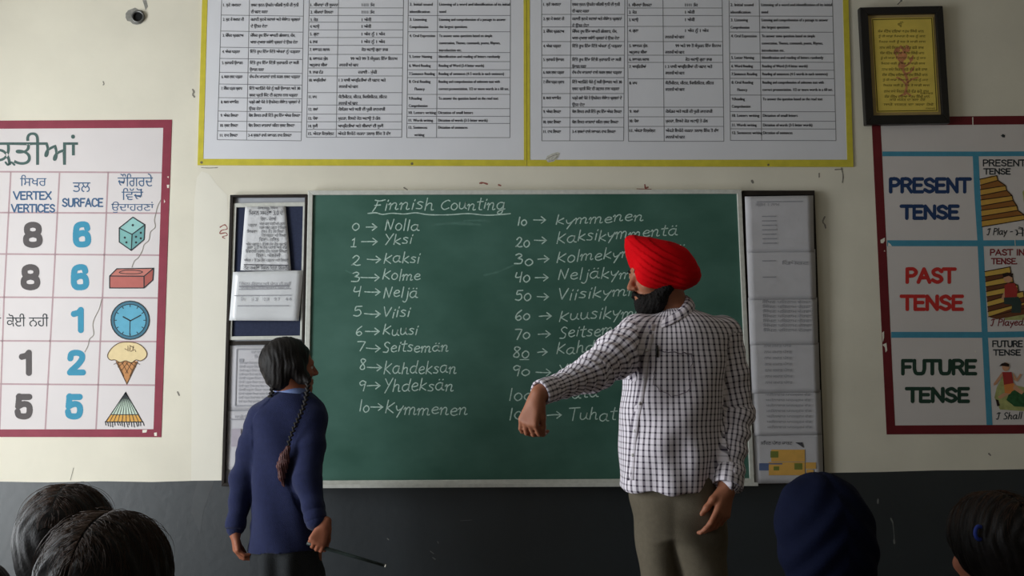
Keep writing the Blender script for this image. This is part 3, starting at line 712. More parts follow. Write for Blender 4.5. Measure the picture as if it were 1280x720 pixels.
TB = ['ਸੀਮਾਵਾਂ ਦੀ ਸੂਚਨਾ', 'ਸੀਮਾਵਾਂ ਲਿਖਣਾ', 'ਜੋੜ', 'ਘਟਾਉ', 'ਗੁਣਾ', 'ਭਾਗ', 'ਸਾਧਾਰਨ ਸਵਾਲ', 'ਸਥਾਨਕ ਮੁੱਲ', 'ਭਾਗ ਵੰਡ', 'ਆਕ੍ਰਿਤੀਆਂ', 'ਮਾਪ', 'ਸਮਾਂ', 'ਪੈਸਾ', 'ਸੂਚੀ', 'ਅੰਕੜਾ ਵਿਸ਼ਲੇਸ਼ਣ']
TV = ['1111 ਤੱਕ', '1111 ਤੱਕ', '1 ਅੰਕੀ', '1 ਅੰਕੀ', '1 ਅੰਕ ਨੂੰ 1 ਅੰਕ', '1 ਅੰਕ ਨੂੰ 1 ਅੰਕ', 'ਜੋੜ ਘਟਾਉ ਗੁਣਾ ਭਾਗ', '99 ਅਤੇ 99 ਤੋਂ ਸੰਪੂਰਨ ਵਿੱਚ ਇਨਾਮ', 'ਦਹਾਈ - ਮੁੱਢੀ', '1 3 ਪਾਸੀ ਆਕ੍ਰਿਤੀਆਂ ਦੀ ਪਛਾਣ ਅਤੇ', 'ਸੈਂਟੀਮੀਟਰ, ਮੀਟਰ, ਮਿਲੀਲੀਟਰ, ਲੀਟਰ', 'ਕੈਲੰਡਰ ਅਤੇ ਘੜੀ ਦੀ ਪੂਰੀ ਜਾਣਕਾਰੀ', 'ਮੁਦਰਾ, ਇਸਦੇ ਜੋੜ ਘਟਾਉ ਤੇ ਹੱਲ', 'ਆਕ੍ਰਿਤੀਆਂ ਅਤੇ ਸੀਮਾਵਾਂ ਦੀ ਸੂਚੀ', 'ਅੰਕੜੇ ਇਕੱਠੇ ਕਰਨਾ ਤਲਾਸ਼ ਇੱਕ ਤੋਂ ਵੱਧ']
def second(parent, rows, xa, xb, xr, idx, dx):
    it = []; pr = [rows[0]-9]+list(rows)
    for k in range(len(rows)):
        y0 = pr[k]+7; X = xa+dx*pr[k]/170; XB = xb+dx*pr[k]/170; t = TB[idx[k]]; v = TV[idx[k]]
        it.append((X, y0, f'{k+1}. '+t, X+1.9*(len(t)+2)))
        wd = min(xr-XB-3, 1.95*len(v)); off = 0 if wd > 50 else (xr-XB)*0.3
        if idx[k] < 8: off = max(off, (xr-XB)*0.18 if wd > 50 else (xr-XB)*.35)
        wd = min(wd, xr-XB-off-2)
        it.append((XB+off, y0, v, XB+off+wd))
        if rows[k]-pr[k] > 15:
            d = 'ਜਾਣਕਾਰੀ ਅਤੇ ਪਛਾਣ'; it.append((XB, y0+8, d, XB+24))
            if idx[k] == 7: it.append((X, y0+8, 'ਅਨੁਸਾਰ ਸੀਮਾ', X+22))
    lines(parent, it, 5.2)
second(shA, rB, 388, 425, 503, list(range(15)), -3)
EN = [('2. Initial sound', 'identification', ['Listening of a word and identification of its initial', 'sound']), ('3. Listening', 'Comprehension', ['Listening and comprehension of a passage to answer', 'the largest questions']),
      ('4. Oral Expression', None, ['To answer some questions based on simple', 'conversation, Themes, commands, poems, Rhymes,', 'introduction etc.']), ('5. Letter Naming', None, ['Identification and reading of letters randomly']),
      ('6. Word Reading', None, ['Reading of Word (3-4 letter words)']), ('7.Sentence Reading', None, ['Reading of sentences (4-5 words in each sentence)']), ('8. Oral Reading', '      Fluency', ['Reading and comprehension of unknown text with', 'correct pronunciation. 1/2 or more words in a 60 sec.']),
      ('9.Reading', 'Comprehension', ['To answer the question based on the read text']), ('10. Letters writing', None, ['Dictation of small letters']), ('11. Words writing', None, ['Dictation of words (3-5 letter words)']), ('12. Sentences', '      writing', ['Dictation of sentences'])]
def english(parent, rows, xa, xb, dx, k12=True):
    it = []; pr = [rows[0]-19]+list(rows)
    for k, (a, c, vs) in enumerate(EN):
        y0 = pr[k]+6.6; X = xa+dx*pr[k]/170; XB = xb+dx*pr[k]/170
        if k == 10 and not k12: a, c = '12. Sentences writing', None
        it.append((X, y0, a, X+1.78*len(a)))
        if c: it.append((X+(7 if c[0] == ' ' else 0), y0+9.2, c.strip(), X+(7 if c[0] == ' ' else 0)+1.78*len(c.strip())))
        for j, t in enumerate(vs): it.append((XB, y0+9.0*j, t, XB+1.66*len(t)))
    lines(parent, it, 5.0)
rC = [19.4, 39.7, 65.7, 77, 87.2, 97, 118, 135.8, 145.4, 154.3, 172]
table(shA, 510.3, 508.3, 547, 545.6, 638, 637.4, rC, rC)
english(shA, rC, 512, 549, -1.5)
r2 = [18, 33.7, 52, 69, 85, 97, 117, 134, 147, 159, 176]
table(shB, 677, 677.2, 713.7, 712.2, 781, 779.5, r2, r2)
punjabi(shB, r2, 679, 715, 780, 0, 0.0)
r2B = [10, 19.4, 33, 52, 69, 78, 98.5, 134, 146, 158, 176.7]
table(shB, 784, 785.6, 828.6, 830.2, 902.6, 904.8, r2B, r2B)
second(shB, r2B, 786, 831, 903, [1, 2, 3, 4, 7, 6, 9, 10, 11, 12, 14], 1)
r2C = [20, 40, 67, 77.6, 87.5, 98, 118.8, 139.4, 151.3, 161, 175.5]
table(shB, 911.3, 913, 949, 952, 1040.5, 1045, r2C, [v+0.3 for v in r2C])
english(shB, r2C, 913, 951.5, 2.5, False)
b = MB(); b.flat([(682, 199), (684, 195), (690, 192), (697, 190), (700, 192), (697, 197), (692, 202), (685, 203)], -0.0052)
b.build('paper_tear', flatmat('torn_paper', (196, 194, 184), 0.8, 0.25, 90), shB)
b = MB(); b.stroke([(683, 199), (690, 195), (697, 193)], 0.7, -0.0054); b.stroke([(686, 202), (692, 200), (697, 195)], 0.6, -0.0054); b.build('tear_shadow_crease', M_crack, shB)
M_chipg = flatmat('chip_grey', (120, 112, 80))
for u, v, r_, t in ((515, 204.6, 1.8, pA), (252, 203, 1.8, pA), (960.5, 206, 1.5, pB)): b = MB(); b.disc((u, v), r_, -0.0053, 8); b.build('border_chip', M_chipg, t)

# ------------------------------------------------------------------ painted chart of solid shapes, left
M_crimson = flatmat('crimson_border_paint', (140, 56, 72), 0.55, 0.10, 14)
M_panel = flatmat('pinkish_white_paint', (218, 211, 210), 0.65, 0.02, 6)
M_mauve = flatmat('mauve_line', (182, 154, 158), 0.65)
M_title = flatmat('dark_green_lettering', (72, 96, 92), 0.6)
M_bluel = flatmat('blue_lettering', (62, 96, 132), 0.6)
M_blued = flatmat('sky_blue_numerals', (58, 142, 172), 0.6)
M_grey = flatmat('charcoal_numerals', (86, 80, 80), 0.6)
M_outl = flatmat('outline_paint', (46, 52, 56), 0.6)
ch = thing('painted_chart', at(100, 546, -0.001), 'crimson-bordered painted chart of solid shapes with vertex and surface counts', 'wall chart')
oL = [(-205, 152), (215, 149.5), (201.5, 546.5), (-205, 546)]; iL = [(-194, 162), (204, 159.8), (191.8, 536.5), (-194, 537)]
b = MB(); b.ring(oL, iL, -0.0015, -0.0003); b.build('border', M_crimson, ch)
b = MB(); b.prism(iL, -0.001, -0.0003); pan = b.build('panel', M_panel, ch)
YP, YQ, YR = -0.0013, -0.0016, -0.0019
b = MB()
for yl, yr, xr in ((214.5, 215.8, 203), (266, 266.5, 201.5), (317, 319, 199.5), (371.5, 372.5, 197.5), (426, 427, 195.5), (479.5, 481.5, 193.5)):
    b.stroke([(-194, yl-1), (xr, yr)], 2.0, YP, caps=False)
for xt, xm, xb_ in ((13.5, 5, -0.5), (74.5, 66, 56.6), (135.2, 128, 120), (-48, -54, -61), (-110, -116, -122)):
    b.stroke([(xt, 215), (xm, 372), (xb_, 536.5)], 2.0, YP, caps=False)
b.build('grid_lines', M_mauve, ch)
b = MB()
put_text(b, gur('ਕਿਤੀਆਂ'), -24, 206, 40, YQ, 97.5, ytop=165.5); b.stroke([(7, 203), (10, 206), (14, 203), (18, 206)], 2.6, YQ, True)
b.build('heading_lettering', M_title, ch)
for t, x0, x1, yb, yt in (('ਸਿਖਰ', 25, 58, 232.5, 218.5), ('ਤਲ', 91, 113, 240, 228), ('ਚੌਗਿਰਦੇ', 147, 191, 233, 217), ('ਵਿੱਚੋਂ', 152, 179, 250, 235), ('ਉਦਾਹਰਣਾਂ', 139, 192, 266, 252)):
    b = MB(); put_text(b, gur(t), x0, yb, 10, YQ, x1, ytop=yt); b.build('column_heading', M_bluel, ch)
for t, x0, x1, y0, cap in (('VERTEX', 16.5, 64.5, 249, 9.2), ('VERTICES', 14, 69, 265, 9.2), ('SURFACE', 77.5, 129, 258, 9.6)):
    b = MB(); hand_word(b, t, x0, x1, y0, y0, cap, 1.9, YQ, BLOCK); b.build('column_heading', M_bluel, ch)
b = MB(); put_text(b, gur('ਕੋਈ ਨਹੀਂ'), 8, 408, 12, YQ, 60.5, ytop=392); b.build('none_lettering', M_outl, ch); b = MB()
put_text(b, gur('ਨਹੀਂ'), -28, 408, 12, YQ, 1.5, ytop=392); b.build('none_lettering', M_outl, ch)
def numeral(d, cx, cy, mat, name='numeral', hw_=12, hh=16):
    b = MB(); w_ = 7.6
    hand_word(b, d, cx-hw_+w_*.38, cx+hw_-w_*.38+2, cy+hh-w_*.45, cy+hh-w_*.45, 2*hh-w_*.9, w_, YQ, BLOCK)
    b.build(name, mat, ch)
for d, x, y in (('8', 40, 293.5), ('8', 37, 346.5), ('1', 33, 453.5), ('5', 28.5, 508)): numeral(d, x, y, M_grey)
for d, x, y in (('6', 101.5, 293), ('6', 99, 346.5), ('1', 98, 400), ('2', 94.5, 453.5), ('5', 91.5, 508)): numeral(d, x, y, M_blued)
def picture(name, fills, outl, w=1.3, mout=M_outl, par=None):
    root = par or ch
    b = MB(); mats = []
    for i, (pts, m) in enumerate(fills):
        if m not in mats: mats.append(m)
        b.cur = mats.index(m); b.flat(pts, YQ-0.00003*i)
    o = b.build(name, mats, root)
    k = MB()
    for it in outl:
        pts, sm = it[0], it[1]; ww = it[2] if len(it) > 2 else w
        k.stroke(pts, ww, YQ-0.0007, sm)
    k.build('outline', mout, o)
    return o
T1, T2, T3 = flatmat('teal_light', (150, 196, 192)), flatmat('teal_mid', (126, 178, 174)), flatmat('teal_deep', (108, 160, 160))
A, B_, C_, D, E_, F_2, O = (166, 271.5), (181, 281), (180, 299.5), (164, 313), (149, 302.5), (149, 285), (165, 293)
dots = [((166, 281.5), 1.6), ((156, 297), 1.5), ((158, 303), 1.5), ((170, 296), 1.5), ((176, 291), 1.5), ((170, 303), 1.5), ((176, 298), 1.5)]
picture('dice_picture', [([A, B_, O, F_2], T1), ([F_2, O, D, E_], T2), ([O, B_, C_, D], T3)]+[([(c[0]+r_*math.cos(k), c[1]+r_*math.sin(k)) for k in [i*math.pi/4 for i in range(8)]], M_outl) for c, r_ in dots],
        [([A, B_, C_, D, E_, F_2, A], False), ([F_2, O, B_], False), ([O, D], False)])
K1, K2, K3 = flatmat('brick_light', (196, 122, 110)), flatmat('brick_mid', (184, 106, 98)), flatmat('brick_deep', (170, 92, 84))
picture('brick_picture', [([(137, 345), (146, 336), (192, 335.3), (180, 345.3)], K1), ([(137, 345), (180, 345.3), (180, 360), (137, 360)], K2), ([(180, 345.3), (192, 335.3), (191, 350), (180, 360)], K3)],
        [([(137, 345), (146, 336), (192, 335.3), (191, 350), (180, 360), (137, 360), (137, 345)], False), ([(137, 345), (180, 345.3), (192, 335.3)], False), ([(180, 345.3), (180, 360)], False), ([(149, 340.5), (156, 338), (170, 338), (178, 339.8), (172, 342), (156, 342), (149, 340.5)], True, 0.9)])
el = lambda cx, cy, rx, ry=None, n=28: [(cx+rx*math.cos(2*math.pi*k/n), cy+(ry or rx)*math.sin(2*math.pi*k/n)) for k in range(n)]
Cl1, Cl2 = flatmat('clock_rim_paint', (74, 120, 140)), flatmat('clock_face_paint', (100, 170, 196))
cl = picture('clock_picture', [(el(162.6, 400.3, 24), Cl1), (el(162.6, 400.3, 20), Cl2)], [(el(162.6, 400.3, 24)+[(186.6, 400.3)], False, 1.3), (el(162.6, 400.3, 20)+[(182.6, 400.3)], False, .9), ([(163, 401), (154, 396)], False, 1.6), ([(163, 401), (176, 394)], False, 1.4), ([(162.5, 400), (162, 418)], False, 0.8)]+
     [([(162.6+17*math.cos(a), 400.3+17*math.sin(a)), (162.6+19*math.cos(a), 400.3+19*math.sin(a))], False, 1.0) for a in [k*math.pi/6 for k in range(12)]])
I1, I2 = flatmat('cream_scoop_paint', (230, 208, 160)), flatmat('wafer_paint', (196, 138, 88))
blob = catmull([(134.5, 446), (136, 440), (142, 433), (150, 428.5), (160, 427.5), (171, 429), (179, 434), (183.5, 441), (182, 447), (176, 451), (170, 450), (164, 453.5), (157, 451), (150, 453), (144, 450), (138, 450), (134.5, 446)])
cone = [(145, 451), (172, 451.5), (158.5, 480)]
ic = picture('ice_cream_picture', [(cone, I2), (blob[:-1], I1)], [(blob, False, 1.0), ([(145, 452), (158.5, 480), (172, 452)], False, 1.0)]+
     [([(147+5*k, 452.5), (151+5*k+4, 452.5+(20-4.2*k)*.9)], False, .7) for k in range(5)]+[([(170-5*k, 452.5), (166-5*k-4, 452.5+(20-4.2*k)*.9)], False, .7) for k in range(5)]+
     [([(155+random.uniform(0, 15), 430+random.uniform(0, 10)), ]*1+[(158+random.uniform(0, 13), 431+random.uniform(0, 9))], False, .7) for _ in range(9)], 1.0, flatmat('brown_outline', (96, 72, 52)))
P1, P2 = flatmat('pale_mint_paint', (196, 214, 196)), flatmat('orange_band_paint', (216, 164, 84))
fr = [([(157, 490.5), (132+46*k/9, 527)], False, .7) for k in range(10)]
fring = [([(131.5+47*k/16, 527), (132.5+47*k/16+random.uniform(-1, 1), 533+random.uniform(-2, 1))], False, .9) for k in range(17)]
picture('cone_picture', [([(157, 490.5), (172.5, 518), (138.5, 518)], P1), ([(138.5, 518), (172.5, 518), (178, 527.5), (132, 527.5)], P2)],
        [([(157, 490.5), (178, 527.5), (132, 527.5), (157, 490.5)], False, 1.0), ([(138.5, 518.3), (172.5, 518.3)], False, .9)]+fr+fring)
b = MB(); b.flat([(154, 496), (157, 490), (160, 496)], YR); b.build('cone_tip', M_outl, ch)
b = MB()
b.stroke([(201, 250), (197, 258), (195, 266), (193, 275), (194, 284), (188, 290), (186, 300), (180, 306), (178, 313), (173, 322), (168, 326), (165, 334)], 0.9, YR, True)
b.build('crack', M_crack, ch); b = MB()
b.stroke([(127, 374), (124, 386), (118, 398), (116, 406), (117, 418), (112, 424), (110, 432), (106, 440)], 0.9, YR, True)
b.build('crack', M_crack, ch)
for pts in ([(209, 221), (211, 220), (210.5, 223)], [(208.5, 231), (211.5, 231), (211, 235), (209, 235)], [(178, 537.5), (184, 537), (183, 540.5), (178, 541)], [(192.5, 541), (196, 540.5), (196, 545), (193, 545)], [(205, 249), (206.5, 252), (205, 254)]):
    b = MB(); b.flat(pts, YR); b.build('paint_chip', M_white, ch)

# ------------------------------------------------------------------ painted tense chart, right
M_panel2 = flatmat('chart_white_paint', (214, 207, 204), 0.65, 0.02, 6)
M_tblue = flatmat('teal_blue_line', (74, 146, 172), 0.6, 0.06, 30)
M_navy, M_redl, M_greenl = flatmat('navy_lettering', (38, 62, 104), 0.6), flatmat('red_lettering', (196, 52, 48), 0.6), flatmat('bottle_green_lettering', (38, 64, 52), 0.6)
M_border2 = flatmat('maroon_border_paint', (106, 32, 38), 0.55, 0.10, 14)
tc_ = thing('painted_chart', at(1200, 543, -0.001), 'maroon-bordered painted chart of present, past and future tense', 'wall chart')
oR = [(1089.3, 146.3), (1500, 143), (1500, 541), (1108.4, 543)]; iR = [(1100.8, 156.8), (1488, 154), (1488, 530), (1118.8, 531.8)]
b = MB(); b.ring(oR, iR, -0.0015, -0.0003); b.build('border', M_border2, tc_)
b = MB(); b.prism(iR, -0.001, -0.0003); b.build('panel', M_panel2, tc_)
b = MB()
for (x0, y0, x1, y1, w_) in ((1103, 192.3, 1486, 191.5, 6), (1109, 304, 1487, 302.5, 7.4), (1114, 418.5, 1488, 414.5, 7.4)): b.stroke([(x0, y0), (1225, y0+.1), (1240, y0), (x1, y1)], w_, YP, caps=False)
b.stroke([(1219.5, 193), (1221.5, 240), (1225.5, 302), (1231, 417), (1237, 531.5)], 7.4, YP-.0001, caps=False)
b.stroke([(1372, 192), (1376, 302), (1380, 415), (1384, 531)], 7, YP-.0001, caps=False)
b.build('dividing_lines', M_tblue, tc_)
def words(name, mat, items, w_):
    for it in items:
        t, x0, x1, yb, cap = it[:5]
        b = MB(); hand_word(b, t, x0+w_*.4, x1, yb-w_*.4, yb-w_*.4, cap-w_*.8, w_, YQ, BLOCK); b.build(name, mat, tc_)
words('painted_word', M_navy, [('PRESENT', 1109.5, 1213, 241.5, 19.5), ('TENSE', 1124.5, 1199, 274.5, 18.5)], 4.4)
words('painted_word', M_redl, [('PAST', 1130, 1194, 354.5, 20), ('TENSE', 1124.5, 1204.5, 388.5, 20)], 4.6)
words('painted_word', M_greenl, [('FUTURE', 1124.5, 1221, 469, 20), ('TENSE', 1131, 1212, 503.5, 19.5)], 4.6)
words('caption', M_outl, [('PRESENT IND.', 1227.5, 1309, 208, 8.6), ('TENSE', 1229, 1263.5, 218.3, 8)], 1.6)
M_dred = flatmat('dark_red_lettering', (132, 44, 52), 0.6)
words('caption', M_dred, [('PAST IND.', 1236.5, 1291, 319.5, 8.2), ('TENSE.', 1238.5, 1272, 330.5, 8)], 1.6)
words('caption', M_outl, [('FUTURE', 1239.5, 1278.5, 434, 8.4), ('TENSE', 1241, 1276, 444.5, 7.8)], 1.6)
HB = dict(HAND); HB['I'] = G(.5, '~.05,.85 .25,.98 .45,.95', '~.32,.96 .28,.4 .2,.05 .02,.1'); HB['P'] = G(.6, '.14,1 .08,0', '~.14,.98 .5,.9 .5,.6 .12,.5'); HB['-'] = G(.5, '.08,.35 .4,.37'); HB['.'] = G(.25, '.1,.0 .12,.05'); HB['p'] = G(.58, '.12,.55 .04,-.38', '~.1,.45 .35,.58 .46,.3 .3,.02 .1,.1')
def script_line(name, mat, txt, x0, x1, y0, y1, cap, w_=1.2):
    b = MB(); hand_word(b, txt, x0, x1, y0, y1, cap, w_, YQ, HB, slant=.12); return b.build(name, mat, tc_)
o = script_line('sentence', M_outl, 'I Play -', 1233.5, 1266, 294, 292.5, 8.2)
b = MB(); put_text(b, gur('ਮੈਂ'), 1268.5, 295.5, 10, YQ, 1281, ytop=283.5); b.build('sentence', M_outl, tc_)
script_line('sentence', M_dred, 'I Played. -', 1238, 1290, 407.5, 406, 8.5); script_line('sentence', M_outl, 'I Shall play', 1245, 1302, 524.5, 522.5, 8.5)
S1, S2, S3, S4 = flatmat('stair_gold_paint', (206, 160, 74)), flatmat('stair_brown_paint', (152, 100, 48)), flatmat('stair_yellow_paint', (214, 176, 84)), flatmat('stair_dark_brown_paint', (110, 66, 42))
M_grass = flatmat('grass_wash_paint', (170, 172, 110), 0.7, 0.2, 40); M_grass2 = flatmat('grass_green_paint', (48, 92, 56), 0.7, 0.3, 60)
nose = [(1246, 219.5), (1257, 232), (1265, 244.5), (1271, 257), (1280, 268.5)]
fills = [([(1278, 240), (1284, 232), (1300, 228), (1300, 290), (1284, 280)], M_grass)]; outl = []
for k in range(5):
    yl = 224+13*k; x, y = nose[k]; xn, yn = nose[k+1] if k < 4 else (1281, 277)
    fills.append(([(1225+.5*k, yl), (x-2 if k else 1240, y-(.5 if k else 0)), (x, y), (x+1, y+6), (1225.5+.5*k, yl+7.5)], S1))
    if k < 4: fills.append(([(1225.5+.5*k, yl+7.5), (x+1, y+6), (xn, yn), (1226+.5*k, yl+13)], S2))
    outl += [([(1225.5+.5*k, yl+7.5), (x+1, y+6)], False), ([(1225+.5*k, yl), (x, y)], False), ([(x, y), (x+1.5, y+6), (xn, yn)], False)]
picture('stairs_picture', fills, outl, 1.2, flatmat('stair_outline', (62, 44, 30)), tc_)
fills = [([(1262, 385), (1300, 370), (1300, 400), (1255, 400)], M_grass)]; outl = []
nose = [(1262.5, 333.5), (1265.5, 345), (1272, 356), (1279, 364), (1284, 377)]
for k in range(5):
    yl = 339.5+12.5*k; x, y = nose[k]
    fills.append(([(1231+1*k, yl), (x, y), (x+1, y+7.5), (1231.6+k, yl+6.5)], S3))
    if k < 4: xn, yn = nose[k+1]; fills.append(([(1231.6+k, yl+6.5), (x+1, y+7.5), (xn, yn), (1232+k, yl+12.5)], S4))
    outl += [([(1231+k, yl), (x, y)], False), ([(1231.6+k, yl+6.5), (x+1, y+7.5)], False), ([(x, y), (x+1.3, y+7.5)], False)]
fills.append(([(1235, 396), (1281, 380), (1281, 393), (1246, 399)], S4))
st2 = picture('stairs_picture', fills, outl, 1.2, flatmat('stair_outline_dark', (62, 40, 30)), tc_)
def fig(name, fills, outl): 
    b = MB(); mats = []
    for i, (pts, m) in enumerate(fills):
        if m not in mats: mats.append(m)
        b.cur = mats.index(m); b.flat(pts, -0.0026-0.00003*i)
    for pts, w_, m in outl:
        if m not in mats: mats.append(m)
        b.cur = mats.index(m); b.stroke(pts, w_, -0.0031)
    return b.build(name, mats, tc_)
Sk, Rs, Dt, Hr, Og = flatmat('painted_skin', (206, 154, 120)), flatmat('painted_red_shirt', (168, 56, 52)), flatmat('painted_dark_trousers', (52, 66, 62)), flatmat('painted_hair', (44, 30, 26)), flatmat('painted_orange_shorts', (222, 138, 72))
fig('seated_child_picture', [([(1253, 369), (1251.5, 374), (1256, 375), (1258, 360)], Sk), (el(1260, 347, 5.6, 6.5, 16), Sk), ([(1253, 342), (1259, 340.5), (1266.5, 342), (1265.5, 347), (1261, 344.8), (1254, 347)], Hr), ([(1255.5, 357), (1260, 354), (1268, 354), (1272, 361), (1271, 372), (1256, 373)], Rs), ([(1255, 372), (1273, 371), (1277, 378), (1276, 391), (1264, 391), (1265, 381), (1255, 380)], Dt)], [])
fig('running_child_picture', [([(1243, 497), (1246, 484), (1256, 466), (1262, 480), (1280, 484), (1300, 480), (1300, 515), (1250, 512)], M_grass), ([(1262, 490), (1272, 486), (1285, 492), (1300, 494), (1300, 510), (1268, 508), (1258, 500)], M_grass2), ([(1252.5, 465), (1255, 467), (1246, 480), (1242.5, 482), (1242, 479.5)], Sk), ([(1266, 465), (1271, 473.5), (1275, 467), (1277.5, 468), (1272, 477), (1267, 475)], Sk),
    (el(1257.2, 458.5, 4.6, 5.5, 16), Sk), ([(1249, 457.5), (1252, 454.5), (1256, 453), (1261.5, 455), (1261.5, 458.5), (1254, 457.5)], Hr), ([(1253, 465), (1264.5, 465), (1267, 480), (1255, 482)], Rs), ([(1255, 481), (1267, 479), (1274, 485), (1265, 489), (1263, 492), (1256, 492)], Og), ([(1268, 480), (1280, 490), (1277, 493), (1266, 486)], Sk), ([(1255, 491), (1263, 492), (1250, 499), (1247, 496)], Sk), ([(1244.5, 499), (1248, 500), (1250, 507), (1246.5, 508)], Hr)], [])
for pts in ([(1100.5, 300), (1106, 297), (1106, 301), (1104, 304), (1101, 304)], [(1110.5, 303), (1113, 305), (1115, 307.6), (1110, 307.5)], [(1104.5, 314), (1106, 312.5), (1106.5, 314.5)], [(1102.5, 416), (1105, 414), (1105, 422), (1103.5, 428)], [(1103, 431), (1108, 428.5), (1109, 438), (1107, 440.5), (1106, 434)], [(1215.2, 146.5), (1216.5, 146.5), (1216.8, 156.8), (1215.5, 156.8)], [(1268.2, 299), (1269, 299), (1269.5, 307), (1268.6, 307)], [(1218, 439), (1220, 438.5), (1219.5, 441)]):
    b = MB(); b.flat(pts, YR); b.build('paint_chip', M_white, tc_)
b = MB(); b.flat([(1251, 169.5), (1253.5, 167.5), (1256.5, 169), (1256, 172), (1253, 171.5)], YR); b.build('dirt_speck', M_outl, tc_)

# ------------------------------------------------------------------ framed plate above the tense chart
M_bframe = material('black_lacquered_wood', lin(24, 22, 22), 0.35, 0.2, 30, spec=0.5)
M_gold = material('gold_plate', lin(226, 200, 92), 0.42, 0.12, 8, spec=0.5)
M_goldrim = flatmat('dull_gold_slip', (176, 152, 100), 0.5)
fo = [(1074.8, 9), (1178.8, 7), (1187.8, 153.8), (1082.6, 155.8)]; fi = [(1085.3, 18), (1170, 16.5), (1178.3, 143), (1092.3, 144)]
fp = thing('picture_frame', at(1134, 155, -0.012), 'black-framed golden plate of devotional verses hung above the tense chart', 'picture')
b = MB(); b.ring(fo, fi, -0.03, -0.0025); b.build('frame', M_bframe, fp, bevel=0.003)
b = MB(); b.prism([(1084, 16), (1171, 15), (1179.5, 144.5), (1091, 145.5)], -0.016, -0.0025); plq = b.build('backing_slip', M_goldrim, fp)
gq = [(1089.5, 23), (1166, 21.5), (1173, 139.5), (1096, 140.5)]
b = MB(); b.prism(gq, -0.0185, -0.016); gp = b.build('gold_plate', M_gold, fp)
M_gink = flatmat('olive_ink', (84, 74, 30), 0.6)
b = MB()
oq = [(1090.8, 24.5), (1164.5, 23), (1171, 138), (1097.2, 139)]
b.stroke(oq+[oq[0]], 1.0, -0.019)
VER = ['ਸੱਚ ਸੰਤੋਖ ਦਇਆ ਧਰਮ ਸਿੱਖੀ ਮਾਨ', 'ਤੂੰ ਹੀ ਸਾਡਾ ਪਿਆਰਾ ਹੈ ਸਭ ਨੂੰ ਜਾਣ', 'ਮਿਹਰ ਕਰੀਂ ਤੂੰ ਸਭ ਤੇ ਸਾਡੀ ਲਾਜ', 'ਨਾਮ ਜਪੋ ਕਿਰਤ ਕਰੋ ਵੰਡ ਛਕੋ ਰਾਜ']
for k in range(13):
    t = 0.135+0.058*k
    x0, y0 = on_quad(gq, .09+.004*k, t); x1, _ = on_quad(gq, .86+random.uniform(-.04, .03), t)
    put_text(b, gur(VER[k % 4]), x0, y0+2, 5, -0.019, x1, ytop=y0-2.2)
for t, s0, s1 in ((.915, .12, .93), (.865, .22, .8), (.8, .72, .93), (.96, .8, .95)):
    x0, y0 = on_quad(gq, s0, t); x1, _ = on_quad(gq, s1, t); put_text(b, gur('ਸਾਰੇ ਜਗਤ ਦਾ ਭਲਾ ਹੋਵੇ'), x0, y0+1.6, 4, -0.019, x1, ytop=y0-(2 if s1-s0 > .5 else 1))
x0, y0 = on_quad(gq, .42, .09); put_text(b, 'ੴ', x0, y0+1, 8, -0.019, x0+7, ytop=y0-6)
b.build('verse_lettering', M_gink, gp)
M_pink = flatmat('rose_tree_print', (206, 140, 96), 0.6, 0.2, 50)
b = MB()
b.stroke([(1131, 118), (1133, 110), (1134, 100), (1131, 92), (1128, 84), (1128, 74), (1130, 64), (1126, 58)], 3.2, -0.0188, True)
for pts in ([(1134, 104), (1140, 99), (1147, 97)], [(1133, 106), (1126, 99), (1121, 97)], [(1129, 84), (1137, 79), (1141, 70)], [(1128, 80), (1122, 73), (1119, 66)], [(1130, 66), (1136, 60), (1133, 57)], [(1126, 60), (1120, 61), (1118, 66)], [(1131, 117), (1125, 120)], [(1133, 116), (1138, 119)], [(1131, 92), (1138, 90), (1142, 84)]): b.stroke(pts, 2.0, -0.0188, True)
for c_, r_ in (((1128, 70), 6), ((1122, 63), 3), ((1134, 62), 3.5), ((1127, 82), 4.5), ((1139, 74), 2.5)): b.disc(c_, r_, -0.01875, 14)
b.build('rose_tree_motif', M_pink, gp)
nail = thing('wall_nail', at(1122, 7, -0.01), 'small steel nail the black picture frame hangs from', 'nail')
b = MB(); c_ = at(1122, 5.5, 0); b.tube([(c_.x, 0, c_.z), (c_.x, -0.034, c_.z+.002)], 0.002, 8); b.build('nail_shank', M_steel, nail)
b = MB(); b.tube([(c_.x, -0.034, c_.z+.002), (c_.x, -0.036, c_.z+.002)], 0.0045, 10); b.build('nail_head', M_steel, nail)
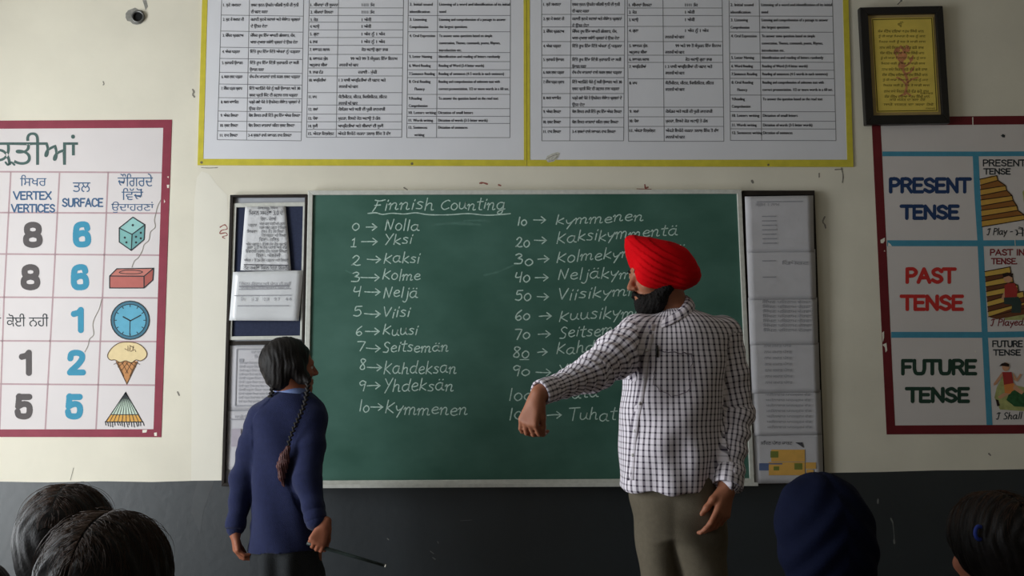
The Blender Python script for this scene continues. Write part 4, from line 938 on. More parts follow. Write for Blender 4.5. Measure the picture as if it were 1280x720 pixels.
# ------------------------------------------------------------------ sculpting: smooth-blended solids meshed with surface nets
class Field:
    def __init__(s, lo, hi, h):
        s.h = h; s.lo = np.array(lo, float) - 3*h
        s.n = np.ceil((np.array(hi, float)+3*h-s.lo)/h).astype(int)+1
        s.F = np.full(s.n, 0.2, dtype=np.float32)
        s.ax = [s.lo[i]+h*np.arange(s.n[i]) for i in range(3)]
    def sub(s, lo, hi):
        a = np.clip(np.floor((np.array(lo)-s.lo)/s.h).astype(int), 0, s.n); c = np.clip(np.ceil((np.array(hi)-s.lo)/s.h).astype(int)+1, 0, s.n)
        if np.any(c <= a): return None
        sl = tuple(slice(a[i], c[i]) for i in range(3))
        X, Y, Z = np.meshgrid(*[s.ax[i][sl[i]].astype(np.float32) for i in range(3)], indexing='ij')
        return sl, X, Y, Z
    def put(s, lo, hi, fn, k=0.02, mode='+'):
        m = k+3*s.h
        g = s.sub(np.array(lo)-m, np.array(hi)+m)
        if g is None: return
        sl, X, Y, Z = g
        d = fn(X, Y, Z).astype(np.float32); a = s.F[sl]
        if mode == '+': h_ = np.maximum(k-np.abs(a-d), 0)/max(k, 1e-6); s.F[sl] = np.minimum(a, d)-h_*h_*k*0.25
        else:
            d = -d; h_ = np.maximum(k-np.abs(a-d), 0)/max(k, 1e-6); s.F[sl] = np.maximum(a, d)+h_*h_*k*0.25
    def cone(s, a, b, ra, rb, k=0.02, mode='+'):
        a = np.array(a, float); b = np.array(b, float); ba = b-a; l2 = max(ba@ba, 1e-9); r = max(ra, rb)
        def fn(X, Y, Z):
            t = np.clip(((X-a[0])*ba[0]+(Y-a[1])*ba[1]+(Z-a[2])*ba[2])/l2, 0, 1)
            return np.sqrt((X-a[0]-t*ba[0])**2+(Y-a[1]-t*ba[1])**2+(Z-a[2]-t*ba[2])**2)-(ra+(rb-ra)*t)
        s.put(np.minimum(a, b)-r, np.maximum(a, b)+r, fn, k, mode)
    def chain(s, pts, rad, k=0.02, mode='+'):
        for i in range(len(pts)-1): s.cone(pts[i], pts[i+1], rad[i], rad[i+1], k, mode)
    def ell(s, c, r, R=None, k=0.02, mode='+'):
        c = np.array(c, float); r = np.array(r, float); R = np.eye(3) if R is None else np.array(R); m = max(r)
        def fn(X, Y, Z):
            P = [(X-c[0])*R[0][i]+(Y-c[1])*R[1][i]+(Z-c[2])*R[2][i] for i in range(3)]
            q = np.sqrt((P[0]/r[0])**2+(P[1]/r[1])**2+(P[2]/r[2])**2); g = np.sqrt((P[0]/r[0]**2)**2+(P[1]/r[1]**2)**2+(P[2]/r[2]**2)**2)
            return q*(q-1)/np.maximum(g, 1e-6)
        s.put(c-m, c+m, fn, k, mode)
    def loft(s, rows, k=0.02, mode='+', p=2.0, R=None, c0=None, zwob=None):
        """rows of (z, cx, cy, a, b): stacked (super)ellipses; R/c0 give a local frame"""
        rows = sorted(rows); z = np.array([r[0] for r in rows]); Q = np.array([r[1:] for r in rows])
        c0 = np.zeros(3) if c0 is None else np.array(c0, float); M = np.eye(3) if R is None else np.array(R)
        ext = [c0 + M @ np.array([q[0]+sx*q[2], q[1]+sy*q[3], zz]) for zz, q in zip(z, Q) for sx in (-1, 1) for sy in (-1, 1)]
        def fn(X, Y, Z):
            x = (X-c0[0])*M[0][0]+(Y-c0[1])*M[1][0]+(Z-c0[2])*M[2][0]; y = (X-c0[0])*M[0][1]+(Y-c0[1])*M[1][1]+(Z-c0[2])*M[2][1]; zz = (X-c0[0])*M[0][2]+(Y-c0[1])*M[1][2]+(Z-c0[2])*M[2][2]
            zc = np.clip(zz, z[0], z[-1])
            I = [pchip(z, Q[:, i], zc) for i in range(4)]
            q = (np.abs((x-I[0])/I[2])**p+np.abs((y-I[1])/I[3])**p)**(1/p)
            d = (q-1)*np.minimum(I[2], I[3])
            lo_, hi_ = z[0], z[-1]
            if zwob is not None: lo_ = lo_+zwob(x, y)
            e = np.maximum(lo_-zz, zz-hi_)
            return np.maximum(d, e)
        s.put(np.min(ext, 0), np.max(ext, 0), fn, k, mode)
    def half(s, p, n, k=0.004):
        """keep the side of the plane the normal points away from"""
        p = np.array(p, float); n = np.array(n, float); n /= np.linalg.norm(n)
        X, Y, Z = np.meshgrid(*[a.astype(np.float32) for a in s.ax], indexing='ij')
        d = ((X-p[0])*n[0]+(Y-p[1])*n[1]+(Z-p[2])*n[2]).astype(np.float32)
        h_ = np.maximum(k-np.abs(s.F-d), 0)/k; s.F = np.maximum(s.F, d)+h_*h_*k*.25
    def mesh(s, relax=1):
        F = s.F; B = F < 0
        cs = np.zeros(np.array(F.shape)-1, dtype=np.int8)
        for i in (0, 1):
            for j in (0, 1):
                for k in (0, 1): cs += B[i:F.shape[0]-1+i, j:F.shape[1]-1+j, k:F.shape[2]-1+k]
        act = (cs > 0) & (cs < 8)
        idx = np.argwhere(act); ids = np.full(cs.shape, -1, dtype=np.int64); ids[act] = np.arange(len(idx))
        cor = [(i, j, k) for i in (0, 1) for j in (0, 1) for k in (0, 1)]
        val = {c: F[idx[:, 0]+c[0], idx[:, 1]+c[1], idx[:, 2]+c[2]] for c in cor}
        acc = np.zeros((len(idx), 3)); cnt = np.zeros(len(idx))
        for a in cor:
            for d in range(3):
                if a[d] == 0:
                    b = list(a); b[d] = 1; b = tuple(b)
                    va, vb = val[a], val[b]; m = (va < 0) != (vb < 0)
                    t = np.where(m, va/np.where(m, va-vb, 1), 0)
                    P = np.tile(np.array(a, float), (len(idx), 1)); P[:, d] += t
                    acc[m] += P[m]; cnt[m] += 1
        V = s.lo+s.h*(idx+acc/np.maximum(cnt, 1)[:, None])
        Q = []
        for d in range(3):
            e1, e2 = [(1, 2), (2, 0), (0, 1)][d]
            sl0 = [slice(None)]*3; sl1 = [slice(None)]*3; sl0[d] = slice(0, -1); sl1[d] = slice(1, None)
            cr = B[tuple(sl0)] != B[tuple(sl1)]
            E_ = np.argwhere(cr); E_ = E_[(E_[:, e1] > 0) & (E_[:, e2] > 0) & (E_[:, e1] < F.shape[e1]-1) & (E_[:, e2] < F.shape[e2]-1)]
            inn = B[E_[:, 0], E_[:, 1], E_[:, 2]]
            def cell(o1, o2):
                c = E_.copy(); c[:, e1] -= o1; c[:, e2] -= o2
                return ids[c[:, 0], c[:, 1], c[:, 2]]
            q = np.stack([cell(1, 1), cell(0, 1), cell(0, 0), cell(1, 0)], 1)
            q[~inn] = q[~inn][:, ::-1]
            Q.append(q)
        Q = np.concatenate(Q)
        for _ in range(relax): V = laplace(V, Q, 0.5)
        return V, Q
def pchip(z, q, x):
    """smooth monotone-ish interpolation (Catmull-Rom on uneven knots)"""
    if len(z) < 3: return np.interp(x, z, q)
    m = np.gradient(q, z)
    i = np.clip(np.searchsorted(z, x, side='right')-1, 0, len(z)-2)
    h = z[i+1]-z[i]; t = (x-z[i])/h
    return (2*t**3-3*t**2+1)*q[i]+(t**3-2*t**2+t)*h*m[i]+(-2*t**3+3*t**2)*q[i+1]+(t**3-t**2)*h*m[i+1]
def laplace(V, Q, w):
    acc = np.zeros_like(V); c = np.zeros(len(V))
    for a, b in ((0, 1), (1, 2), (2, 3), (3, 0)):
        np.add.at(acc, Q[:, a], V[Q[:, b]]); np.add.at(acc, Q[:, b], V[Q[:, a]])
        np.add.at(c, Q[:, a], 1); np.add.at(c, Q[:, b], 1)
    return V*(1-w)+w*acc/np.maximum(c, 1)[:, None]
def vnormals(V, Q):
    n = np.cross(V[Q[:, 2]]-V[Q[:, 0]], V[Q[:, 3]]-V[Q[:, 1]]); N = np.zeros_like(V)
    for i in range(4): np.add.at(N, Q[:, i], n)
    return N/np.maximum(np.linalg.norm(N, axis=1), 1e-9)[:, None]
def wob(V, f, seed):
    r = np.random.RandomState(seed); o = np.zeros(len(V))
    for k in range(5):
        d = r.normal(size=3); d /= np.linalg.norm(d)
        o += np.sin(V @ d*f*r.uniform(.6, 1.6)+r.uniform(0, 6.28))
    return o/5
def smoothstep(a, b, x): t = np.clip((x-a)/(b-a), 0, 1); return t*t*(3-2*t)
A3 = lambda v: np.array(v, dtype=float)
def frame(fwd, up=(0, 0, 1)):
    """columns: forward, left, up"""
    f = A3(fwd)/np.linalg.norm(fwd); l = np.cross(A3(up), f); l /= np.linalg.norm(l); u = np.cross(f, l)
    return np.stack([f, l, u], 1)
def head_field(Fd, H, R, s=1.0, beardless=True, ears=True, full=True):
    """a human head: H centre between the ears, R columns forward / left / up, s scale"""
    P = lambda f, l, u: A3(H)+R @ (A3((f, l, u))*s)
    e = lambda c, r, k=.02, mode='+': Fd.ell(P(*c), A3(r)*s, R, k*s, mode)
    e((-.006, 0, .03), (.093, .074, .082))
    e((.034, 0, -.035), (.058, .058, .082), .03)
    e((.055, 0, -.098), (.028, .032, .022), .03)
    Fd.cone(P(-.02, .05, -.05), P(.055, .022, -.1), .026*s, .018*s, .03*s); Fd.cone(P(-.02, -.05, -.05), P(.055, -.022, -.1), .026*s, .018*s, .03*s)
    if full:
        Fd.cone(P(.078, .03, .012), P(.084, -.03, .012), .012*s, .012*s, .014*s)
        for q in (1, -1):
            e((.094, q*.031, -.008), (.014, .016, .011), .012, '-')
            e((.062, q*.042, -.035), (.026, .02, .02), .02)
        Fd.cone(P(.09, 0, .004), P(.113, 0, -.036), .0085*s, .0105*s, .012*s)
        for q in (1, -1): e((.1, q*.011, -.041), (.011, .008, .008), .006)
        e((.088, 0, -.067), (.012, .024, .006), .008); e((.086, 0, -.077), (.012, .021, .007), .008)
        e((.099, 0, -.0715), (.012, .02, .0018), .003, '-')
        for q in (1, -1): e((.082, q*.031, .0005), (.0135, .0165, .0075), .004)
    if ears:
        for q in (1, -1):
            e((-.012, q*.077, -.012), (.016, .008, .03), .006); e((-.008, q*.086, -.01), (.009, .006, .018), .005, '-')
def eyes(parent, H, R, s, mats):
    for q in (1, -1):
        c = A3(H)+R @ (A3((.0795, q*.031, -.008))*s); r = .0118*s
        b = MB(); nu, nv = 14, 9; b.cur = 0
        vs = []; 
        for j in range(nv+1):
            for i in range(nu):
                th = math.pi*j/nv; ph = 2*math.pi*i/nu
                d = R @ A3((math.cos(th), math.sin(th)*math.cos(ph), math.sin(th)*math.sin(ph))); vs.append(tuple(c+d*r))
        n0 = len(b.v)
        for j in range(nv):
            b.cur = 1 if j < 2 else 0
            b.f += [(j*nu+i, (j+1)*nu+i, (j+1)*nu+(i+1) % nu, j*nu+(i+1) % nu) for i in range(nu)]; b.mi += [b.cur]*nu
        b.v = vs
        b.build('eyeball', mats, parent, True)
def hand_field(Fd, wrist, R, s=1.0, curl=(0.5, 0.5, 0.5, 0.5), thumb=0.6, side=1, spread=0.06, thumb_out=.7):
    """R columns: along fingers, towards the thumb side, out of the back of the hand; curl in radians per joint"""
    Wp = A3(wrist); P = lambda a, b, c: Wp+R @ (A3((a, b, c))*s)
    k = .008*s
    Fd.cone(P(-.012, 0, 0), P(.012, 0, 0), .022*s, .023*s, .025*s)
    for b0, b1 in ((.012, .028), (.004, .010), (-.006, -.009), (-.014, -.027)): Fd.cone(P(.006, b0, 0), P(.082 if abs(b1) < .02 else .078, b1, .002), .015*s, .0115*s, .012*s)
    L = [(.030, .042, .025, .021), (.011, .047, .029, .023), (-.009, .043, .027, .022), (-.027, .034, .021, .019)]
    for i, (b, l1, l2, l3) in enumerate(L):
        p = A3((.083-(.006 if i == 3 else 0)-(.003 if i == 0 else 0), b, .002)); ang = 0.0; sp = spread*(1.5-i)
        rr = (.0098, .0090, .0082, .0068) if i < 3 else (.0086, .0078, .007, .006)
        pts = [p]
        for j, l in enumerate((l1, l2, l3)):
            cj = curl[i][j] if isinstance(curl[i], (tuple, list)) else curl[i]
            ang += cj
            d = A3((math.cos(ang)*math.cos(sp), math.sin(sp), -math.sin(ang)))
            p = p+d*l; pts.append(p)
        Fd.chain([P(*q) for q in pts], [r*s for r in rr], .003*s)
    t0 = A3((.014, .020, -.006)); o = thumb_out
    d1 = A3((math.cos(o), math.sin(o), -.35*thumb)); d1 /= np.linalg.norm(d1)
    d2 = A3((math.cos(o*.45), math.sin(o*.45), -.7*thumb)); d2 /= np.linalg.norm(d2)
    d3 = A3((math.cos(o*.2), math.sin(o*.2), -1.0*thumb)); d3 /= np.linalg.norm(d3)
    q1 = t0+d1*.042; q2 = q1+d2*.032; q3 = q2+d3*.025
    Fd.chain([P(*q) for q in (t0, q1, q2, q3)], [.0155*s, .0115*s, .0098*s, .008*s], .008*s)
def bbox(*pts, m=0.1): P = np.array(pts); return P.min(0)-m, P.max(0)+m
# ------------------------------------------------------------------ skin, hair and cloth
M_skin = material('brown_skin', lin(156, 100, 74), 0.55, 0.06, 25, 0.05, 120, spec=0.35)
M_skin.node_tree.nodes['Principled BSDF'].inputs['Subsurface Weight'].default_value = 0.06
M_skin2 = material('brown_skin_warm', lin(146, 88, 64), 0.55, 0.06, 25, 0.05, 120, spec=0.35)
M_hair = material('black_hair', lin(20, 16, 15), 0.55, 0.3, 60, 0.2, 220, spec=0.22)
M_hairb = material('brown_black_hair', lin(58, 44, 34), 0.45, 0.35, 60, 0.2, 220, spec=0.5)
M_strand = material('sunlit_brown_strands', lin(58, 40, 29), 0.5, 0.4, 40, spec=0.2)  # sunlit brown put into the colour of the loose strands over black hair
M_beard = material('black_beard', lin(22, 19, 18), 0.8, 0.3, 90, 0.6, 260, spec=0.2)
M_turban = material('red_turban_cloth', lin(206, 6, 18), 0.85, 0.06, 8, 0.12, 500, spec=0.08)
M_eye = material('eye_white', lin(215, 208, 200), 0.25); M_iris = material('brown_iris', lin(48, 30, 22), 0.2)
M_navyc = material('navy_wool', lin(30, 36, 68), 0.9, 0.1, 60, 0.35, 420, spec=0.15, sheen=0.1)
M_navyd = material('dark_navy_cotton', lin(24, 28, 52), 0.9, 0.1, 40, 0.2, 300, spec=0.15)
M_blackc = material('charcoal_cotton', lin(38, 40, 42), 0.85, 0.12, 40, 0.25, 260, spec=0.2)
M_lblue = material('pale_blue_cotton', lin(118, 136, 184), 0.85, 0.05, 60)
M_khaki = material('grey_brown_trouser_cloth', lin(98, 90, 76), 0.85, 0.08, 60, 0.25, 420, spec=0.2)
M_khakid = material('dark_trouser_thread', lin(66, 60, 50), 0.9)
M_shoe = material('black_leather', lin(28, 26, 26), 0.35, 0.2, 30, spec=0.5)
M_check = bpy.data.materials.new('checked_shirt_cotton'); M_check.use_nodes = True
nt = M_check.node_tree; N = nt.nodes; L = nt.links; bs = N['Principled BSDF']; bs.inputs['Roughness'].default_value = 0.85; bs.inputs['Specular IOR Level'].default_value = 0.2
uvn = N.new('ShaderNodeUVMap'); sep = N.new('ShaderNodeSeparateXYZ'); L.new(uvn.outputs['UV'], sep.inputs['Vector'])
def _mth(op, a, b=None, c=None):
    m = N.new('ShaderNodeMath'); m.operation = op
    for i, x in enumerate((a, b, c)):
        if x is None: continue
        if isinstance(x, (int, float)): m.inputs[i].default_value = x
        else: L.new(x, m.inputs[i])
    return m.outputs[0]
def _stripe(x, period, frac):
    t = _mth('FRACT', _mth('MULTIPLY', x, 1/period)); d = _mth('ABSOLUTE', _mth('SUBTRACT', t, 0.5))
    mr = N.new('ShaderNodeMapRange'); mr.interpolation_type = 'SMOOTHSTEP'; mr.inputs['From Min'].default_value = frac/2-.07; mr.inputs['From Max'].default_value = frac/2+.07; mr.inputs['To Min'].default_value = 1; mr.inputs['To Max'].default_value = 0
    L.new(d, mr.inputs['Value']); return mr.outputs['Result']
sv = _stripe(sep.outputs['X'], 0.0188, 0.38); sh_ = _stripe(sep.outputs['Y'], 0.0188, 0.24)
fac = _mth('MINIMUM', _mth('ADD', _mth('MULTIPLY', sv, 0.70), _mth('MULTIPLY', sh_, 0.36)), 1.0)
mx = N.new('ShaderNodeMix'); mx.data_type = 'RGBA'; L.new(fac, mx.inputs['Factor']); mx.inputs['A'].default_value = lin(236, 228, 236); mx.inputs['B'].default_value = lin(46, 34, 56)
L.new(mx.outputs['Result'], bs.inputs['Base Color'])

# ------------------------------------------------------------------ the man in the red turban
TY = -0.80
man = thing('person', (at(850, 605, TY).x, TY, 0), 'man in red turban and checked shirt pointing at the chalkboard with outstretched arm', 'person')
Hm = A3(at(823.5, 342, TY))
Rm = frame((-.97, -.22, -.14))
sR, eR, wR = A3(at(799, 421, -.84)), A3(at(742, 466, -1.0)), A3(at(677, 491, -1.16))
sL, eL, wL = A3(at(901, 421, -.78)), A3(at(920, 515, -.80)), A3(at(909, 606, -.92))
lo, hi = bbox(Hm, wR, wL, (Hm[0], -1.2, 0), (Hm[0], -.6, 0), m=.17)
Fb = Field(lo, hi, .0045)
head_field(Fb, Hm, Rm, 1.0, ears=True)
nk = A3(at(843, 398, TY))
Fb.cone(Hm+Rm @ A3((-.025, 0, -.05)), nk, .050, .054, .03)
def body_rows(rows, Y, shrink=0.0, scale=1.0):
    out = []
    for v, uL, uR, b_ in rows:
        p, q = at(uL, v, Y), at(uR, v, Y)
        out.append(((p.z+q.z)/2, (p.x+q.x)/2, Y, max(.01, (q.x-p.x)/2-shrink), max(.01, b_-shrink)))
    return out
TORSO = [(386, 828, 866, .06), (393, 813, 885, .085), (402, 797, 902, .105), (416, 785, 911, .125), (440, 780, 909, .14), (470, 778, 906, .15), (520, 777, 900, .158), (560, 775.5, 897, .16), (606, 775, 893, .155)]
Fb.loft([(z, x, y, a, b_) for z, x, y, a, b_ in body_rows([r_ for r_ in TORSO if 385 < r_[0] < 600], TY, .018)], .03)
kneeR, ankR = A3((at(829, 770, TY).x, -.785, .52)), A3((at(830, 900, TY).x, -.785, .09))
kneeL, ankL = A3((at(880, 770, TY).x, -.815, .52)), A3((at(882, 900, TY).x, -.815, .09))
hipR, hipL = A3(at(818, 622, -.77)), A3(at(872, 622, -.82))
Fb.chain([hipR+A3((.02, 0, 0)), kneeR, ankR], [.056, .044, .034], .03); Fb.chain([hipL, kneeL, ankL], [.058, .046, .034], .03)
for a in (ankR, ankL): Fb.cone(a-A3((0, 0, .03)), a+A3((-.055, -.12, -.055)), .03, .024, .02)
Fb.chain([sR, eR, wR], [.06, .043, .027], .03); Fb.chain([sL, eL, wL], [.06, .043, .028], .03)
dR = (wR-eR)/np.linalg.norm(wR-eR)
# pointing hand: drooping from the wrist, back of the hand to the upper left
fR = A3((-.34, -.05, -.94)); fR /= np.linalg.norm(fR)
bk = A3((-.55, -.83, .15)); bk -= fR*(bk @ fR); bk /= np.linalg.norm(bk); tb = np.cross(bk, fR)
if tb[0] < 0: tb = -tb
hand_field(Fb, wR+dR*.022+A3((0, 0, -.012)), np.stack([fR, tb, bk], 1), .9, ((1.0, .8, .4), (.95, .8, .5), (.8, .8, .5), (.55, .6, .4)), .8, spread=.05, thumb_out=.35)
fL = A3((-.30, -.25, -.92)); fL /= np.linalg.norm(fL); dL = (wL-eL)/np.linalg.norm(wL-eL)
bk = A3((.62, -.75, .0)); bk -= fL*(bk @ fL); bk /= np.linalg.norm(bk); tb = np.cross(bk, fL)
if tb[0] > 0: tb = -tb
hand_field(Fb, wL+dL*.015, np.stack([fL, tb, bk], 1), 1.0, ((.25, .3, .2), (.4, .5, .3), (.5, .6, .4), (.55, .6, .4)), .5, spread=.05, thumb_out=.55)
V, Q = Fb.mesh(1)
npmesh('body', V, Q, M_skin, man)
eyes(man, Hm, Rm, 1.0, [M_eye, M_iris])
# eyebrows
Pm = lambda f, l, u: A3(Hm)+Rm @ A3((f, l, u))
for q in (1, -1): b = MB(); b.tube([Pm(.094, q*.014, .014), Pm(.0945, q*.03, .02), Pm(.08, q*.05, .014)], [.003, .005, .002], 8); b.build('eyebrow', M_beard, man, True)
# beard and moustache
Fd = Field(*bbox(Hm, m=.17), .003)
Fd.ell(Pm(.042, 0, -.088), (.056, .062, .045), Rm, .02)
Fd.ell(Pm(.05, 0, -.114), (.046, .045, .040), Rm, .02)
for q in (1, -1):
    Fd.chain([Pm(.0, q*.072, .0), Pm(.012, q*.068, -.05), Pm(.04, q*.05, -.088)], [.012, .02, .028], .02)
    Fd.chain([Pm(.100, q*.003, -.056), Pm(.094, q*.022, -.063), Pm(.076, q*.038, -.08)], [.0075, .0085, .008], .008)
Fd.ell(Pm(.1, .036, -.035), (.05, .034, .030), Rm, .01, '-'); Fd.ell(Pm(.1, -.036, -.035), (.05, .034, .030), Rm, .01, '-')
V, Q = Fd.mesh(0); Nn = vnormals(V, Q); V = V+Nn*(wob(V, 500, 3)*.0025+wob(V, 1200, 4)*.0015)[:, None]
npmesh('beard', V, Q, M_beard, man)
# turban: rows read from its outline, stacked as ellipses, then overlapping wraps pressed in
TR = [(294.5, 786, 792, .012), (298, 782, 812, .035), (304, 781.5, 838, .062), (311, 782, 854, .083), (320, 784, 863, .098), (330, 787.5, 869, .106), (340, 792, 873.5, .11), (350, 797, 873.5, .106), (358, 806, 866, .095), (363.5, 818, 853, .075)]
Ft = Field(*bbox(Hm, m=.21), .0035)
Ft.loft(body_rows(TR, TY), .01, p=2.35)
Ft.ell(A3(at(817, 342, TY-.066)), (.060, .045, .050), None, .03)
V, Q = Ft.mesh(2)
c_ = A3(at(838, 336, TY))
rel = (V-c_)
w1 = rel @ A3((.42, 0, .91)); w2 = np.abs(rel[:, 1])
ph = (w1+w2*.55)/.020
saw = ph-np.floor(ph)
Nn = vnormals(V, Q)
front = smoothstep(.17, -.02, rel[:, 0])
V = V+Nn*((saw*.0030-.001)*(0.35+.65*front)*smoothstep(-.11, -.05, rel[:, 2]+.0))[:, None]
V = laplace(V, Q, .35)
npmesh('turban', V, Q, M_turban, man)
# shirt
SLr = [.083, .068, .060, .046]
def shirt_field():
    Fs = Field(*bbox(nk+A3((0, 0, .08)), wR, wL, A3(at(835, 612, TY)), m=.2), .0055)
    def hem(x, y):
        t = np.clip((x-(at(835, 600, TY).x))/.16, -1.2, 1.2)
        return -.012*(1-t*t)+.006*t
    Fs.loft(body_rows(TORSO, TY), .02, p=2.2, zwob=hem)
    mR = sR*.45+eR*.55; mL = sL*.5+eL*.5
    Fs.chain([sR, mR, eR, wR+dR*(-.02)], [.078, .062, .051, .034], .04)
    Fs.chain([sL, mL, eL, wL-dL*.02], [.074, .062, .056, .046], .03)
    return Fs
Fs = shirt_field(); V, Q = Fs.mesh(2)
def arm_param(V, pts):
    best = np.full(len(V), 9.0); par = np.zeros(len(V)); ax = np.zeros((len(V), 3)); cen = np.zeros((len(V), 3)); acc = 0.0
    for i in range(len(pts)-1):
        a, b_ = pts[i], pts[i+1]; ba = b_-a; l = np.linalg.norm(ba); t = np.clip((V-a) @ ba/l**2, -.3 if i == 0 else 0, 1.2 if i == len(pts)-2 else 1)
        c = a+t[:, None]*ba; d = np.linalg.norm(V-c, axis=1); m = d < best
        best[m] = d[m]; par[m] = acc+t[m]*l; ax[m] = ba/l; cen[m] = c[m]; acc += l
    return best, par, ax, cen
dR_, pR, axR, cR = arm_param(V, [sR, eR, wR]); dL_, pL, axL, cL = arm_param(V, [sL, eL, wL])
inR = (V[:, 0] < sR[0]-.02+.35*(sR[2]-V[:, 2])*.0) & (dR_ < .11) & (pR > .015)
onL = (dL_ < .093) & (pL > .0) & (V[:, 0] > sL[0]-.045) & ((V[:, 0] > sL[0]-.028-(pL*.0)) | (V[:, 1] < TY-.16))
onL &= (V[:, 0] > (sL[0]+(eL[0]-sL[0])*np.clip(pL/.27, 0, 1)-.062))
Nn = vnormals(V, Q)
def ang_uv(V, c, ax, r):
    ref = np.cross(ax, A3((0, 1, 0))); ref /= np.maximum(np.linalg.norm(ref, axis=1), 1e-6)[:, None]; oth = np.cross(ax, ref)
    d = V-c; return np.arctan2((d*oth).sum(1), (d*ref).sum(1))*r
# drape and folds
fold = np.zeros(len(V))
fR_ = smoothstep(-.02, .06, pR)*inR
fold += fR_*(.0055*np.sin(pR*150+2.2*np.sin(ang_uv(V, cR, axR, 1.0)*1.0+1)+wob(V, 25, 5)*2.0)*smoothstep(.0, .12, pR)*(1-.55*smoothstep(.36, .46, pR))+.004*wob(V, 60, 6))
fold += onL*(.0045*np.sin(pL*95+2.0*np.sin(ang_uv(V, cL, axL, 1.0)+2)+wob(V, 22, 7)*2.2)*(.35+.65*smoothstep(.15, .3, pL))+.003*wob(V, 55, 8))
tor = ~(inR | onL)
tc0 = A3(at(838, 500, TY)); x_ = (V[:, 0]-tc0[0]); z_ = V[:, 2]-tc0[2]
fold += tor*(.0055*np.sin((x_*.85-z_*.55)*42+wob(V, 14, 9)*2.4)*smoothstep(.32, -.05, z_)*.8+.0045*np.sin(x_*62+1.2*wob(V, 11, 10)+z_*6)*smoothstep(.02, -.24, z_)+.003*wob(V, 35, 12))
V = V+Nn*fold[:, None]
th0 = math.radians(-118)   # the buttoned front
tang = np.arctan2(V[:, 1]-TY, (V[:, 0]-tc0[0])*1.0)
U = np.where(inR, ang_uv(V, cR, axR, .062), np.where(onL, ang_uv(V, cL, axL, .062), tang*.158))
W_ = np.where(inR, pR, np.where(onL, pL, V[:, 2]))
cls = np.where(inR, 1, np.where(onL, 2, 0))
fc = np.round(np.median(cls[Q], axis=1)).astype(int)
# per-corner coordinates chosen from each face's own piece so that seams stay sharp
def piece_uv(k):
    if k == 0: return np.stack([tang*.158, V[:, 2]], 1)
    if k == 1: return np.stack([ang_uv(V, cR, axR, .062), pR], 1)
    return np.stack([ang_uv(V, cL, axL, .062), pL], 1)
LU = np.zeros((len(Q), 4, 2))
for k, per in ((0, .158), (1, .062), (2, .062)):
    uvk = piece_uv(k)[Q]; m = fc == k
    a = uvk[:, :, 0]; span = a.max(1)-a.min(1); w_ = (span > math.pi*per)[:, None] & (a < 0)
    uvk[:, :, 0] = a+w_*(2*math.pi*per)
    LU[m] = uvk[m]
shirt = npmesh('shirt', V, Q, M_check, man, loopuv=LU.reshape(-1, 2))
SV, SQ = V, Q
def ray_to_shirt(u, v, lift=.0015):
    """the point of the shirt nearest to the sight line through a photograph pixel, on the camera side"""
    o = A3(CAM); d = A3(at(u, v, TY))-o; d /= np.linalg.norm(d)
    r = SV-o; t = r @ d; e = np.linalg.norm(r-t[:, None]*d, axis=1)
    m = e < .007
    if not m.any(): m = e < e.min()+.004
    i = np.argmin(np.where(m, t, 9e9)); return SV[i]-d*lift
# placket, buttons, pocket, pen
pk = [(818, 404), (815, 425), (809, 450), (803, 475), (798, 500), (793, 525), (790, 550), (788, 575), (787, 600)]
pts = [ray_to_shirt(u, v, .002) for u, v in pk]
b = MB()
PL = [ray_to_shirt(u-5.5, v, .0025) for u, v in pk]; PR = [ray_to_shirt(u+3.0, v, .0035) for u, v in pk]
vs = []
for p, q in zip(PL, PR): vs += [tuple(p), tuple(q)]
b.add(vs, [(2*i, 2*i+2, 2*i+3, 2*i+1) for i in range(len(pk)-1)])
pl = npmesh('placket', np.array(b.v), np.array(b.f), M_check, shirt, uv=np.array([(0.0047+.0188*.9*(i % 2)+.002, v[2]) for i, v in enumerate(b.v)]))
sd = pl.modifiers.new('thick', 'SOLIDIFY'); sd.thickness = .002
M_button = material('pearl_button', lin(205, 200, 198), 0.3)
for u, v in ((811, 437), (803.5, 472), (797, 505), (791.5, 538), (788.5, 570)):
    p = ray_to_shirt(u, v, .004); b = MB(); d = A3(CAM)-p; d /= np.linalg.norm(d)
    b.tube([tuple(p), tuple(p+d*.003)], .0055, 10); b.build('button', M_button, shirt, True)
pq = [(818, 433), (868, 439), (866, 485), (838, 496), (812, 478)]
M_seam = material('dark_seam_thread', lin(92, 78, 96), 0.9)
b = MB(); b.tube([ray_to_shirt(u, v, .002) for u, v in catmull([(820, 436), (838, 438.5), (866, 441)], 8)], .0013, 5); b.tube([ray_to_shirt(u, v, .002) for u, v in catmull([(866, 441), (866, 462), (864, 484)], 6)], .0008, 5); b.tube([ray_to_shirt(u, v, .002) for u, v in catmull([(864, 484), (840, 494), (814, 480)], 6)], .0008, 5)
b.tube([ray_to_shirt(u, v, .002) for u, v in catmull([(820, 436), (817, 458), (814, 480)], 6)], .0008, 5)
b.build('pocket', M_seam, shirt, True)
pen = thing('pen', ray_to_shirt(821, 437, .006), 'dark pen clipped in the breast pocket of the checked shirt', 'pen')
p0, p1 = ray_to_shirt(822.5, 431, .007), ray_to_shirt(819.5, 446, .006)
b = MB(); b.tube([tuple(p0), tuple(p1)], .0042, 10); b.build('pen_cap', M_shoe, pen, True)
b = MB(); d = A3(CAM)-p0; d /= np.linalg.norm(d); b.tube([tuple(p0+d*.005), tuple(p0*.35+p1*.65+d*.005)], .0014, 6); b.build('pocket_clip', M_shoe, pen, True)
